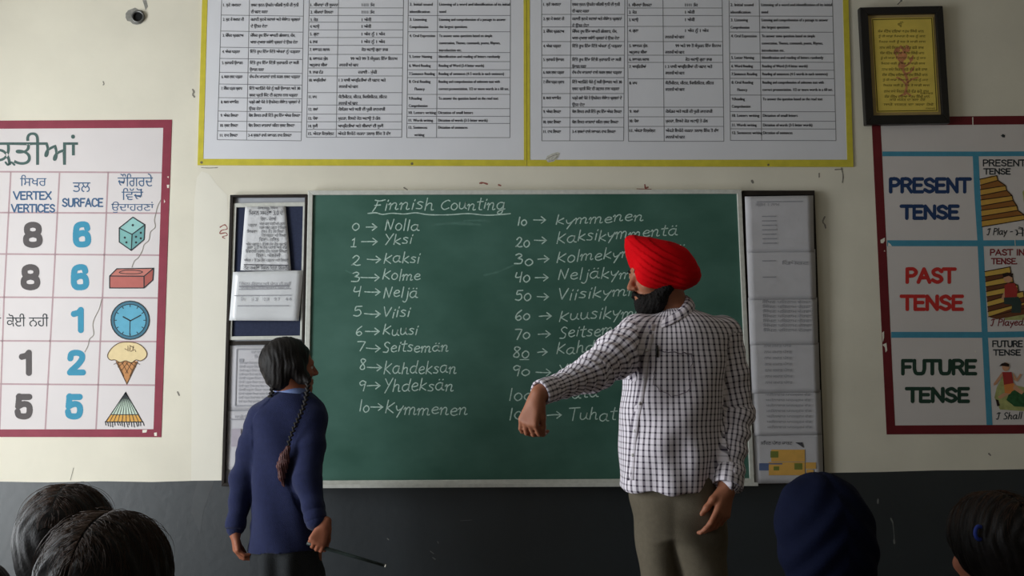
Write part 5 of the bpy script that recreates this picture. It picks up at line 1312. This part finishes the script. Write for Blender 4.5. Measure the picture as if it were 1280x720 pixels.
# collar: band and two leaves swept round the neck
cc = A3(at(835, 384, TY)); n_ = 36; fdir = math.atan2(-.62, -.78)
up_, lo_ = [], []
for i in range(n_+1):
    a = fdir+math.radians(14)+(2*math.pi-math.radians(28))*i/n_
    fr_ = .5+.5*math.cos(a-fdir); side = abs((i/n_)-.5)*2
    d = A3((math.cos(a), math.sin(a), 0))
    zu = .050-.092*fr_**1.25; zl = zu-.036-.014*side**6
    up_.append(cc+d*(.054+.016*fr_)*A3((1, 1.05, 1))+A3((0, 0, zu))); lo_.append(cc+d*(.080+.024*fr_+.012*side**6)*A3((1.05, 1.1, 1))+A3((0, 0, zl)))
mid_ = [(p+q)/2+(A3((p[0]-cc[0], p[1]-cc[1], 0))*.12)+A3((0, 0, .006)) for p, q in zip(up_, lo_)]
inn_ = [p+A3((cc[0]-p[0], cc[1]-p[1], 0))*.1-A3((0, 0, .03)) for p in up_]
Vc = np.array(inn_+up_+mid_+lo_); m_ = n_+1
Fc = np.array([(r_*m_+i, r_*m_+i+1, (r_+1)*m_+i+1, (r_+1)*m_+i) for r_ in range(3) for i in range(n_)])
uvc = np.array([(i*.0117, r_*.018) for r_ in range(4) for i in range(m_)])
col = npmesh('collar', Vc, Fc, M_check, shirt, uv=uvc); sd = col.modifiers.new('thick', 'SOLIDIFY'); sd.thickness = .003; ss = col.modifiers.new('round', 'SUBSURF'); ss.levels = ss.render_levels = 1
# cuffs
for wv, dv, ev, r0 in ((wR, dR, eR, .0345), (wL, dL, eL, .046)):
    a_ = np.cross(dv, A3((0, 0, 1))); a_ /= np.linalg.norm(a_); b_ = np.cross(dv, a_); Vv = []; uvv = []
    for j, (t, r_) in enumerate(((-.06, r0+.001), (-.03, r0+.004), (-.0, r0+.004), (.008, r0+.003), (.006, r0-.003), (-.02, r0-.005))):
        for i in range(25):
            g = 2*math.pi*i/24; Vv.append(wv+dv*t+(a_*math.cos(g)+b_*math.sin(g))*r_*(1+.04*math.sin(3*g))); uvv.append((i*.0113, t if j < 4 else .2+t))
    Fv = [(j*25+i, j*25+i+1, (j+1)*25+i+1, (j+1)*25+i) for j in range(5) for i in range(24)]
    npmesh('cuff', np.array(Vv), np.array(Fv), M_check, shirt, uv=np.array(uvv))
# trousers
Fp = Field(*bbox(hipR, hipL, ankR, ankL, A3(at(840, 590, TY)), m=.17), .006)
LR = [(582, 790, 850, .10), (600, 788.5, 850, .115), (625, 789, 847, .122), (650, 792, 845, .112), (680, 796.5, 845, .096), (720, 801, 849, .088), (770, 806, 852, .078), (830, 808, 852, .070), (930, 808, 852, .066)]
LL = [(582, 830, 889, .10), (600, 828, 893, .112), (618, 826, 903, .12), (630, 825, 906, .122), (650, 827, 907, .114), (680, 835, 907, .10), (720, 846, 907, .09), (770, 853, 907, .08), (830, 858, 906, .072), (930, 860, 905, .066)]
Fp.loft(body_rows(LR, -.785), .01, p=2.2); Fp.loft(body_rows(LL, -.815), .008, p=2.2); Fp.loft(body_rows([(582, 795, 888, .112), (600, 795, 892, .126), (625, 800, 893, .128), (645, 808, 882, .116), (662, 815, 870, .09)], TY), .05)
V, Q = Fp.mesh(2); Nn = vnormals(V, Q)
zc = at(0, 660, TY).z; zz = V[:, 2]-zc
crotch = A3(at(829, 655, TY))
fold = .004*np.sin((V[:, 0]*.8+V[:, 2]*.9)*48+wob(V, 16, 21)*2)*smoothstep(-.35, .02, zz)*smoothstep(.16, .0, zz)+.004*wob(V, 30, 22)
V = V+Nn*fold[:, None]
tr_ = npmesh('trousers', V, Q, M_khaki, man)
PV = V
def ray_to(PV, u, v, lift):
    o = A3(CAM); d = A3(at(u, v, TY))-o; d /= np.linalg.norm(d); r = PV-o; t = r @ d; e = np.linalg.norm(r-t[:, None]*d, axis=1); m = e < .008
    if not m.any(): m = e < e.min()+.004
    i = np.argmin(np.where(m, t, 9e9)); return PV[i]-d*lift
for a in (ankR, ankL):
    Fh = Field(*bbox(a, a+A3((-.08, -.2, -.09)), m=.08), .006)
    Fh.ell(a+A3((-.055, -.12, -.052)), (.042, .05, .034), None, .03); Fh.cone(a+A3((0, .02, -.045)), a+A3((-.06, -.12, -.05)), .042, .040, .03); Fh.cone(a+A3((0, .01, .0)), a+A3((0, 0, -.05)), .045, .045, .03)
    Fh.half((0, 0, 0.003), (0, 0, -1)); V, Q = Fh.mesh(1); npmesh('shoe', V, Q, M_shoe, man)
# ------------------------------------------------------------------ hair helpers
def strands(name, parent, H, R, s, n, mat, rad=(.1, .086, .1), c=(-.012, 0, .03), seed=1, rw=.0005, lift=.006, wild=.15, part=True, span=(.35, 1.55)):
    """loose hair lying on the head from the parting down the sides and back"""
    r = np.random.RandomState(seed); V = []; Fc = []
    for k in range(n):
        side = r.choice([-1, 1]); f0 = r.uniform(-.95, .75); w = r.rand() < wild
        l0 = lift*(r.uniform(.05, 1.0) if not w else r.uniform(.8, 2.6)); m = 12; curve = r.uniform(-.35, .15); a1 = r.uniform(*span); jit = r.normal(size=3)*.05
        base = len(V)
        for i in range(m):
            t = i/(m-1); th = (.03+t*a1)*side; f = f0-curve*t*t*.6-.25*t
            f = max(-.98, min(.98, f)); q = math.sqrt(max(1-f*f, .02))
            d = A3((f, q*math.sin(th), q*math.cos(th))); lf = l0*math.sin(math.pi*min(1, t*.9+.08))*(1 if not w else (.4+t*1.3))
            p = A3(c)+d*A3(rad)+d*(lf/s)+jit*lf
            p = A3(H)+R @ (p*s)
            wd = rw*(1-.7*t)
            for g in range(3): V.append(p+A3((math.cos(g*2.1), math.sin(g*2.1)*.7, math.sin(g*2.1)))*wd)
        for i in range(m-1):
            for g in range(3): g2 = (g+1) % 3; Fc.append((base+i*3+g, base+i*3+g2, base+i*3+3+g2, base+i*3+3+g))
    return npmesh(name, np.array(V), np.array(Fc), mat, parent)
def hair_cap(name, parent, H, R, s, mat, rad=(.1, .086, .1), c=(-.012, 0, .03), cut=((.04, 0, -.02), (1, 0, -.45)), nape=True, res=.0035, comb=.0022, extra=None, groove=True):
    Fh = Field(*bbox(H, m=.2*s), res)
    Fh.ell(A3(H)+R @ (A3(c)*s), A3(rad)*s, R, .02)
    if nape: Fh.ell(A3(H)+R @ (A3((-.05, 0, -.045))*s), A3((.05, .07, .06))*s, R, .03)
    Fh.half(A3(H)+R @ (A3(cut[0])*s), R @ A3(cut[1]), .012)
    if extra: extra(Fh)
    V, Q = Fh.mesh(1); Nn = vnormals(V, Q); loc = (V-A3(H)) @ R/s
    ph = np.arctan2(loc[:, 1], loc[:, 2]-.0); g = np.sin(loc[:, 0]*190+ph*3+wob(loc, 40, 3)*2.5)*.6+np.sin(loc[:, 0]*420+wob(loc, 70, 5)*2)*.4
    V = V+Nn*(g*comb)[:, None]
    if groove: V = V-Nn*(.005*np.exp(-(loc[:, 1]/.006)**2)*(loc[:, 2] > .02))[:, None]
    return npmesh(name, V, Q, mat, parent)
def braid(name, parent, pts, w, mat, res=.0028):
    P = [A3(p) for p in catmull3(pts, 14)]; D = np.cumsum([0]+[np.linalg.norm(P[i+1]-P[i]) for i in range(len(P)-1)])
    Fh = Field(np.min(P, 0)-.03, np.max(P, 0)+.03, res); L_ = D[-1]; n = int(L_/(w*.62)); 
    for k in range(n+1):
        t = L_*k/n; p = A3([np.interp(t, D, [q[i] for q in P]) for i in range(3)]); p2 = A3([np.interp(min(t+.01, L_), D, [q[i] for q in P]) for i in range(3)]); p0 = A3([np.interp(max(t-.01, 0), D, [q[i] for q in P]) for i in range(3)])
        d = p2-p0; d /= np.linalg.norm(d); out = A3((0, -1, 0)); sd = np.cross(d, out); sd /= np.linalg.norm(sd); q = 1 if k % 2 else -1; ww = w*(1-.25*t/L_)
        a = p+sd*q*ww*.52-d*ww*.35; b_ = p-sd*q*ww*.12+d*ww*.5+out*ww*.12
        Fh.cone(a, b_, ww*.36, ww*.30, ww*.12)
    V, Q = Fh.mesh(0); return npmesh(name, V, Q, mat, parent)
def catmull3(pts, n=8):
    P = [A3(p) for p in pts]; out = []
    for i in range(len(P)-1):
        p0 = P[max(i-1, 0)]; p1 = P[i]; p2 = P[i+1]; p3 = P[min(i+2, len(P)-1)]
        for k in range(n):
            t = k/n; out.append(.5*((2*p1)+(-p0+p2)*t+(2*p0-5*p1+4*p2-p3)*t*t+(-p0+3*p1-3*p2+p3)*t**3))
    out.append(P[-1]); return out
# ------------------------------------------------------------------ the schoolgirl at the board
GY = -0.42
girl = thing('person', (at(360, 605, GY).x, GY, 0), 'schoolgirl with a long braid, navy sweater, standing at the left notice board', 'person')
Hg = A3(at(363, 458, GY-.01)); Rg = frame((.90, .42, .06)); gs = .86
gsL, geL, gwL = A3(at(325, 523, GY)), A3(at(303, 598, GY+.01)), A3(at(294, 660, GY-.03))
gsR, geR, gwR = A3(at(391, 521, GY-.02)), A3(at(384, 597, GY-.10)), A3(at(395, 651, GY-.15))
GT = [(484, 350, 380, .045), (490, 343, 389, .056), (497, 332, 397, .07), (508, 320, 403, .083), (525, 314, 405, .092), (550, 314, 403, .095), (580, 316, 402, .097), (612, 317, 401, .103), (650, 315, 401, .112), (688, 311.5, 401, .118)]
Fg = Field(*bbox(Hg, gwL, gwR+A3((.05, -.05, 0)), (Hg[0], -.3, 0), (Hg[0], -.6, 0), m=.14), .0045)
head_field(Fg, Hg, Rg, gs)
Fg.cone(Hg+Rg @ (A3((-.025, 0, -.05))*gs), A3(at(366, 502, GY)), .045, .048, .02)
Fg.loft(body_rows([q for q in GT if 489 < q[0] < 655], GY, .016), .03)
gk = [A3((at(337, 800, GY).x, GY+.01, .40)), A3((at(383, 800, GY).x, GY-.01, .40))]; ga = [A3((at(336, 900, GY).x, GY-.01, .07)), A3((at(386, 900, GY).x, GY-.03, .07))]
for i in (0, 1): Fg.chain([A3(at((338, 381)[i], 690, GY)), gk[i], ga[i]], [.062, .045, .032], .03); Fg.cone(ga[i]-A3((0, .01, .02)), ga[i]+A3((.01, .12, -.045)), .03, .022, .02)
Fg.chain([gsL, geL, gwL], [.045, .034, .021], .02); Fg.chain([gsR, geR, gwR], [.045, .034, .021], .02)
dl = (gwL-geL)/np.linalg.norm(gwL-geL)
f_ = A3((.18, -.05, -.98)); f_ /= np.linalg.norm(f_); bk = A3((-.86, -.45, -.15)); bk -= f_*(bk @ f_); bk /= np.linalg.norm(bk); tb = np.cross(bk, f_)
if tb[1] < 0: tb = -tb
hand_field(Fg, gwL+dl*.012, np.stack([f_, tb, bk], 1), .84, ((.5, .6, .4), (.6, .7, .4), (.65, .7, .5), (.7, .7, .5)), .6, spread=.05, thumb_out=.4)
sd_ = A3(at(480, 706, GY-.17))-A3(at(402, 672, GY-.19)); sdir = sd_/np.linalg.norm(sd_)
f_ = A3((.45, -.25, -.85)); f_ -= sdir*(f_ @ sdir); f_ /= np.linalg.norm(f_); bk = np.cross(f_, sdir)
if bk[1] > 0: bk = -bk
Rh = np.stack([f_, sdir, bk], 1); hw0 = gwR+A3((.034, -.010, -.010))
hand_field(Fg, hw0, Rh, .84, (1.15, 1.25, 1.3, 1.35), 1.5, spread=.02, thumb_out=.5)
V, Q = Fg.mesh(1); npmesh('body', V, Q, M_skin2, girl)
eyes(girl, Hg, Rg, gs, [M_eye, M_iris])
hair_cap('hair', girl, Hg, Rg, gs, M_hair, rad=(.112, .097, .108), c=(-.02, 0, .022), cut=((.056, 0, -.01), (1, 0, -.40)), comb=.0016, extra=lambda Fh: Fh.chain([Hg+Rg @ (A3((.0, -.075, .0))*gs), Hg+Rg @ (A3((.035, -.07, -.05))*gs), A3(at(385, 476, GY-.068))], [.03, .022, .012], .02))
strands('loose_hair', girl, Hg, Rg, gs, 90, M_hair, rad=(.112, .097, .108), c=(-.02, 0, .022), seed=5, lift=.002, wild=.08)
BY = GY-.09
bp = [at(385, 473, GY-.07), at(384, 490, BY-.0), at(379, 510, BY-.012), at(369, 532, BY-.02), at(361.5, 552, BY-.022), at(360, 562, BY-.022)]
br = braid('braid', girl, [tuple(p) for p in bp], .0135, M_hair)
M_redhair = material('reddish_hair_end', lin(84, 50, 48), 0.5, 0.3, 90, 0.3, 300)
tl = [A3(at(360, 560, BY-.024)), A3(at(355, 570, BY-.025)), A3(at(351.5, 582, BY-.024)), A3(at(352, 596, BY-.022)), A3(at(355, 608, BY-.018))]
Ft = Field(*bbox(*tl, m=.04), .0025)
Ft.chain(tl, [.006, .013, .015, .011, .003], .01); Ft.chain([tl[0], A3(at(357.5, 577, BY-.028)), A3(at(358, 590, BY-.026))], [.006, .01, .003], .01)
V, Q = Ft.mesh(0); Nn = vnormals(V, Q); V = V+Nn*(np.sin(V[:, 0]*900+V[:, 2]*120)*.0016)[:, None]
tag(npmesh('braid_tail', V, Q, M_redhair, br), 'reddish loose end of the braid')
bp2 = [at(341, 480, GY-.06), at(339.5, 492, GY-.055), at(335, 503, GY-.02), at(331, 520, GY+.07), at(334, 560, GY+.115)]
braid('braid', girl, [tuple(p) for p in bp2], .0135, M_hair)
# sweater
Fs = Field(*bbox(gsL, gwL, gwR, A3(at(363, 482, GY)), A3(at(360, 695, GY)), m=.14), .0048)
gh = lambda x, y: .012*smoothstep(.0, .06, x-at(330, 600, GY).x)
Fs.loft(body_rows(GT, GY), .02, p=2.2, zwob=gh)
Fs.chain([gsL, gsL*.5+geL*.5, geL, gwL-dl*.0], [.052, .046, .043, .034], .022)
drr = (gwR-geR)/np.linalg.norm(gwR-geR); Fs.chain([gsR, gsR*.5+geR*.5, geR, gwR], [.056, .052, .047, .036], .022)
V, Q = Fs.mesh(2); Nn = vnormals(V, Q)
q1, p1_, _, _ = arm_param(V, [gsL, geL, gwL]); q2, p2_, _, _ = arm_param(V, [gsR, geR, gwR])
fold = (.0018+.0014*wob(V, 9, 36))*np.sin(p1_*85+wob(V, 30, 31)*3)*(q1 < .06)+(.0018+.0014*wob(V, 9, 37))*np.sin(p2_*80+wob(V, 30, 32)*3)*(q2 < .07)+.003*wob(V, 28, 33)+.003*np.sin((V[:, 0]+V[:, 2]*.5)*48+wob(V, 15, 34)*2)*(q1 > .06)*(q2 > .07)
V = V+Nn*fold[:, None]; sw = npmesh('sweater', V, Q, M_navyc, girl)
for nm, wv, dv, r0 in (('cuff', gwL, dl, .0345), ('cuff', gwR, drr, .0365)):
    b = MB(); a_ = np.cross(dv, A3((0, 1, 0))); a_ /= np.linalg.norm(a_); b_ = np.cross(dv, a_)
    vs = []; fs = []
    for j, (t, rr) in enumerate(((-.035, r0+.001), (-.02, r0+.003), (-.004, r0+.002), (.004, r0-.001), (.0, r0-.008))):
        for i in range(28): g = 2*math.pi*i/28; vs.append(wv+dv*t+(a_*math.cos(g)+b_*math.sin(g))*(rr+.0006*(i % 2)))
    for j in range(4): fs += [(j*28+i, j*28+(i+1) % 28, (j+1)*28+(i+1) % 28, (j+1)*28+i) for i in range(28)]
    b.add(vs, fs); b.build(nm, M_navyc, sw, True)
cg = A3(at(366, 493, GY)); b = MB(); vs = []; fs = []
for j, (dz, ra, rb) in enumerate(((-.012, .060, .054), (.004, .063, .057), (.016, .058, .052), (.020, .053, .047), (.004, .050, .044))):
    for i in range(32): g = 2*math.pi*i/32; vs.append(cg+A3((ra*math.cos(g)*1.12, rb*math.sin(g)-.004, dz-.006*math.cos(g)*0-.008*math.sin(g))))
for j in range(4): fs += [(j*32+i, j*32+(i+1) % 32, (j+1)*32+(i+1) % 32, (j+1)*32+i) for i in range(32)]
b.add(vs, fs); tag(b.build('collar', M_lblue, girl, True), 'pale blue shirt collar')
Fp = Field(*bbox(A3(at(312, 670, GY)), A3(at(402, 670, GY)), ga[0], ga[1], m=.14), .006)
Fp.loft(body_rows([(660, 318, 399, .10), (690, 315, 400, .111), (720, 315, 401, .108), (745, 315, 402, .10)], GY), .03, p=2.3)
for i in (0, 1): Fp.chain([A3(at((338, 381)[i], 720, GY)), gk[i], ga[i]+A3((0, 0, .02))], [.066, .062, .058], .025)
V, Q = Fp.mesh(2); Nn = vnormals(V, Q); V = V+Nn*(.006*np.sin(V[:, 0]*75+wob(V, 14, 41)*2.5)*smoothstep(at(0, 672, GY).z, at(0, 700, GY).z, V[:, 2])+.003*wob(V, 30, 42))[:, None]
npmesh('trousers', V, Q, M_blackc, girl)
for i in (0, 1):
    a = ga[i]; Fh = Field(*bbox(a, a+A3((.02, .16, -.07)), m=.07), .006)
    Fh.cone(a+A3((0, -.02, -.035)), a+A3((.01, .11, -.038)), .034, .034, .03); Fh.cone(a, a+A3((0, 0, -.04)), .036, .036, .03); Fh.half((0, 0, .003), (0, 0, -1)); V, Q = Fh.mesh(1); npmesh('shoe', V, Q, M_shoe, girl)
M_bangle = material('pale_bangle', lin(214, 196, 186), 0.3, spec=0.6)
b = MB(); a_ = np.cross(dl, A3((0, 1, 0))); a_ /= np.linalg.norm(a_); b_ = np.cross(dl, a_); bc = gwL+dl*.008
b.tube([tuple(bc+(a_*math.cos(g)+b_*math.sin(g))*.0255) for g in [2*math.pi*i/28 for i in range(29)]], .0022, 8, cap=False); b.build('bangle', M_bangle, girl, True)
M_stick = material('dark_green_stick', lin(46, 56, 54), 0.5, 0.25, 40)
grip = hw0+Rh @ (A3((.088, .0, -.026))*.84)
st = thing('pointer_stick', tuple(grip), 'thin dark pointer stick held in the schoolgirl\'s right hand', 'stick')
b = MB(); e_ = A3(at(481, 707, GY-.17)); d_ = (e_-grip)/np.linalg.norm(e_-grip); b.tube([tuple(grip-d_*.03), tuple(grip), tuple((grip+e_)/2), tuple(e_)], [.0065, .0065, .0058, .0045], 10); b.build('shaft', M_stick, st, True)
b = MB(); b.tube([tuple(e_), tuple(e_+d_*.004)], .0046, 10); b.build('tip', M_white, st, True)

# ------------------------------------------------------------------ classmates seated in the foreground
def seated(label, H, R, s, sweater, lean=0.0, res=.007, seed=0):
    x, y, z = H
    hx = x; x += lean
    seat = z-.555*s; D = 0
    r = thing('person', (x, y, 0), label, 'person')
    sh = z-.235*s; w = .155*s/.9
    Fk = Field(*bbox(H, (x-.2, y-.12, 0), (x+.2, y+.42, 0), m=.16), res)
    head_field(Fk, H, R, s, full=True)
    Fk.cone(A3(H)+R @ (A3((-.02, 0, -.05))*s), (x, y-.01, sh+.01), .045, .05, .02)
    D = sh-seat
    rows = [(sh+.035, x, y-.01, .06, .05), (sh+.012, x, y-.01, .11, .065), (sh-.03, x, y-.01, w-.02, .08), (seat+.66*D, x, y, w-.025, .088), (seat+.36*D, x, y, w-.03, .09), (seat+.05, x, y, w-.02, .1), (seat+.02, x, y, w-.025, .095)]
    Fk.loft(rows, .03)
    ks = []
    for q in (-1, 1):
        hip = A3((x+q*.07, y+.02, seat+.075)); kn = A3((x+q*.075, y+.33, seat+.06)); an = A3((x+q*.075, y+.31, .07))
        Fk.chain([hip, kn, an], [.062, .045, .031], .03); Fk.cone(an-A3((0, .01, .02)), an+A3((0, .11, -.045)), .03, .022, .02)
        s0 = A3((x+q*(w-.02), y-.01, sh-.035)); e0 = A3((x+q*(w+.0), y+.06, sh-.66*D)); w0 = A3((x+q*.085, y+.24, seat+.4*D)); Fk.chain([s0, e0, w0], [.042, .033, .022], .02)
        d0 = (w0-e0)/np.linalg.norm(w0-e0); bk = A3((0, 0, 1))-d0*d0[2]; bk /= np.linalg.norm(bk); tb = np.cross(bk, d0)
        if tb[0]*q > 0: tb = -tb
        hand_field(Fk, w0+d0*.01, np.stack([d0, tb, bk], 1), .84, (.25, .3, .3, .35), .5, thumb_out=.5)
        ks.append((hip, kn, an, s0, e0, w0))
    V, Q = Fk.mesh(1); npmesh('body', V, Q, M_skin2, r)
    eyes(r, H, R, s, [M_eye, M_iris])
    Fs = Field(*bbox((x-.2, y-.13, seat+.02), (x+.2, y+.28, sh+.06), m=.06), res)
    Fs.loft([(a, b_, c_, d_+.014, e_+.013) for a, b_, c_, d_, e_ in rows[1:-1]], .02, p=2.2)
    for k in ks: Fs.chain([k[3], k[4], k[5]], [.05, .042, .034], .02)
    V, Q = Fs.mesh(1); V = V+vnormals(V, Q)*(.003*wob(V, 30, seed))[:, None]; npmesh('sweater', V, Q, sweater, r)
    Fp = Field(*bbox((x-.17, y-.12, .06), (x+.17, y+.4, seat+.14), m=.06), res)
    Fp.loft([(seat+.004, x, y, w-.01, .108), (seat+.06, x, y, w-.005, .112), (seat+.11, x, y, w-.015, .105)], .02)
    for k in ks: Fp.chain([k[0], k[1], k[2]+A3((0, 0, .02))], [.07, .056, .05], .025)
    V, Q = Fp.mesh(1); npmesh('trousers', V, Q, M_blackc, r)
    for k in ks:
        a = k[2]; Fh = Field(*bbox(a, a+A3((0, .15, -.07)), m=.07), .007); Fh.cone(a+A3((0, -.02, -.035)), a+A3((0, .11, -.038)), .034, .034, .03); Fh.cone(a, a+A3((0, 0, -.04)), .036, .036, .03); Fh.half((0, 0, .003), (0, 0, -1)); V, Q = Fh.mesh(1); npmesh('shoe', V, Q, M_shoe, r)
    return r
def headpos(u, vtop, Y, s, hair=.128): p = at(u, vtop, Y); return A3((p.x, Y, p.z-hair*s))
# near girl, left
s_ = .86; Hn = headpos(139, 641, -2.55, s_); Rn = frame((.10, .99, -.10))
k1 = seated('nearest girl at lower left, black hair with brown sunlit strands', Hn, Rn, s_, M_navyd, seed=51)
hair_cap('hair', k1, Hn, Rn, s_, M_hair, rad=(.110, .093, .102), c=(-.012, 0, .026), comb=.003, cut=((.055, 0, 0), (1, 0, -.5)))
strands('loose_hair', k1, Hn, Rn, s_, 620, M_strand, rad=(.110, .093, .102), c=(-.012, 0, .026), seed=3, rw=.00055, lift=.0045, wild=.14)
# girl in front of her
s_ = .92; Hr_ = headpos(86, 606, -1.85, s_, .138); Rr_ = frame((-.10, .99, -.12))
k2 = seated('girl with smooth black hair at lower left, just ahead of the nearest girl', Hr_, Rr_, s_, M_navyd, lean=.06, seed=52)
hair_cap('hair', k2, Hr_, Rr_, s_, M_hair, rad=(.118, .102, .112), c=(-.012, 0, .026), comb=.002, groove=False, cut=((.06, 0, 0), (1, 0, -.5)))
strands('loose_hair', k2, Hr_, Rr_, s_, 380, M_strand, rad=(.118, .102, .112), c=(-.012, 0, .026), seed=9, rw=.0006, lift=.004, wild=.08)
# boy in the dark patka
s_ = .86; Hb = headpos(1027, 596, -1.9, s_, .15); Rb = frame((-.08, .99, -.06))
k3 = seated('boy in a dark navy patka at lower right, seen from behind', Hb, Rb, s_, M_navyd, lean=-.02, seed=53)
M_patka = material('navy_patka_cloth', lin(15, 20, 42), 0.9, 0.08, 40, 0.2, 350, spec=0.08)
Fk = Field(*bbox(Hb, m=.2), .0035); P_ = lambda f, l, u: A3(Hb)+Rb @ (A3((f, l, u))*s_)
Fk.ell(P_(-.008, 0, .022), A3((.118, .116, .122))*s_, Rb, .02); Fk.ell(P_(-.02, 0, -.05), A3((.092, .112, .105))*s_, Rb, .03); Fk.ell(P_(.02, 0, .10), A3((.06, .07, .04))*s_, Rb, .06)
Fk.half(P_(.05, 0, -.01), Rb @ A3((1, 0, -.6)), .012)
V, Q = Fk.mesh(1); Nn = vnormals(V, Q); loc = (V-Hb) @ Rb; V = V+Nn*(.0022*np.sin((loc[:, 2]*.8+np.abs(loc[:, 1])*.9)*130+wob(loc, 20, 61)*2)+.0015*wob(loc, 40, 62))[:, None]
pt = npmesh('patka', V, Q, M_patka, k3)
b = MB(); b.tube([tuple(P_(-.10, .03, -.098)), tuple(P_(-.108, 0, -.095)), tuple(P_(-.10, -.03, -.098))], [.012, .016, .012], 10); b.build('tied_knot', M_patka, pt, True)
# girl at the right edge
s_ = .88; Hq = headpos(1240, 613, -1.9, s_, .142); Rq = frame((-.25, .96, -.08))
k4 = seated('girl at the right edge with dark hair and a blue hair tie', Hq, Rq, s_, M_navyd, lean=.04, seed=54)
hq = hair_cap('hair', k4, Hq, Rq, s_, M_hair, rad=(.12, .108, .112), c=(-.016, 0, .028), comb=.003, cut=((.04, 0, -.01), (1, 0, -.45)))
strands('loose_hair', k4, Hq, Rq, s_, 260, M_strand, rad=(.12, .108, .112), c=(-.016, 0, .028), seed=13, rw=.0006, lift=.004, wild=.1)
M_tie = material('blue_hair_tie', lin(40, 58, 140), 0.7, 0.1, 60)
hv = np.array([tuple(v.co) for v in hq.data.vertices])+A3(OFF[k4.name]); o_ = A3(CAM); d_ = A3(at(1221, 667, -1.9))-o_; d_ /= np.linalg.norm(d_)
t_ = (hv-o_) @ d_; e_ = np.linalg.norm(hv-o_-t_[:, None]*d_, axis=1); hp = hv[np.argmin(np.where(e_ < .006, t_, 9e9))]-d_*.002
b = MB(); b.tube([tuple(hp+A3((.010*math.cos(g), .003*math.cos(g), .013*math.sin(g)))) for g in [2*math.pi*i/20 for i in range(21)]], .004, 8, cap=False); b.build('hair_tie', M_tie, k4, True)
# only the crown of another head shows in the lower left corner
s_ = .86; Hc = headpos(-36, 698, -1.86, s_, .128); Rc = frame((0, 1, -.08))
k5 = seated('dark-haired child at the bottom left corner, only the crown in view', Hc, Rc, s_, M_navyd, lean=-.24, seed=55)
hair_cap('hair', k5, Hc, Rc, s_, M_hair, rad=(.110, .096, .102), c=(-.012, 0, .026), comb=.003, cut=((.055, 0, 0), (1, 0, -.5)))
# plain benches that carry them
def bench(H, dx, s, label):
    x, y = H[0]+dx, H[1]; x0, x1 = x-.15, x+.15; h = H[2]-.555*s-.008
    t = thing('bench', (x, y, 0), label, 'bench')
    b = MB(); b.box(x0, x1, y-.12, y+.13, h-.03, h); b.build('seat', M_wood, t, bevel=.004)
    for sx in (x0+.04, x1-.04):
        for sy in (-.09, .10): b = MB(); b.box(sx-.018, sx+.018, y+sy-.018, y+sy+.018, 0, h-.03); b.build('leg', M_wood, t)
for Hx, dx, s_, lab in ((Hc, -.24, .86, 'small wooden bench under the child in the bottom left corner'), (Hr_, .06, .92, 'small wooden bench under the girl with smooth black hair'), (Hn, 0, .86, 'small wooden bench under the nearest girl'), (Hb, -.02, .86, 'small wooden bench under the boy in the patka'), (Hq, .04, .88, 'small wooden bench under the girl with the blue hair tie')):
    bench(Hx, dx, s_, lab)
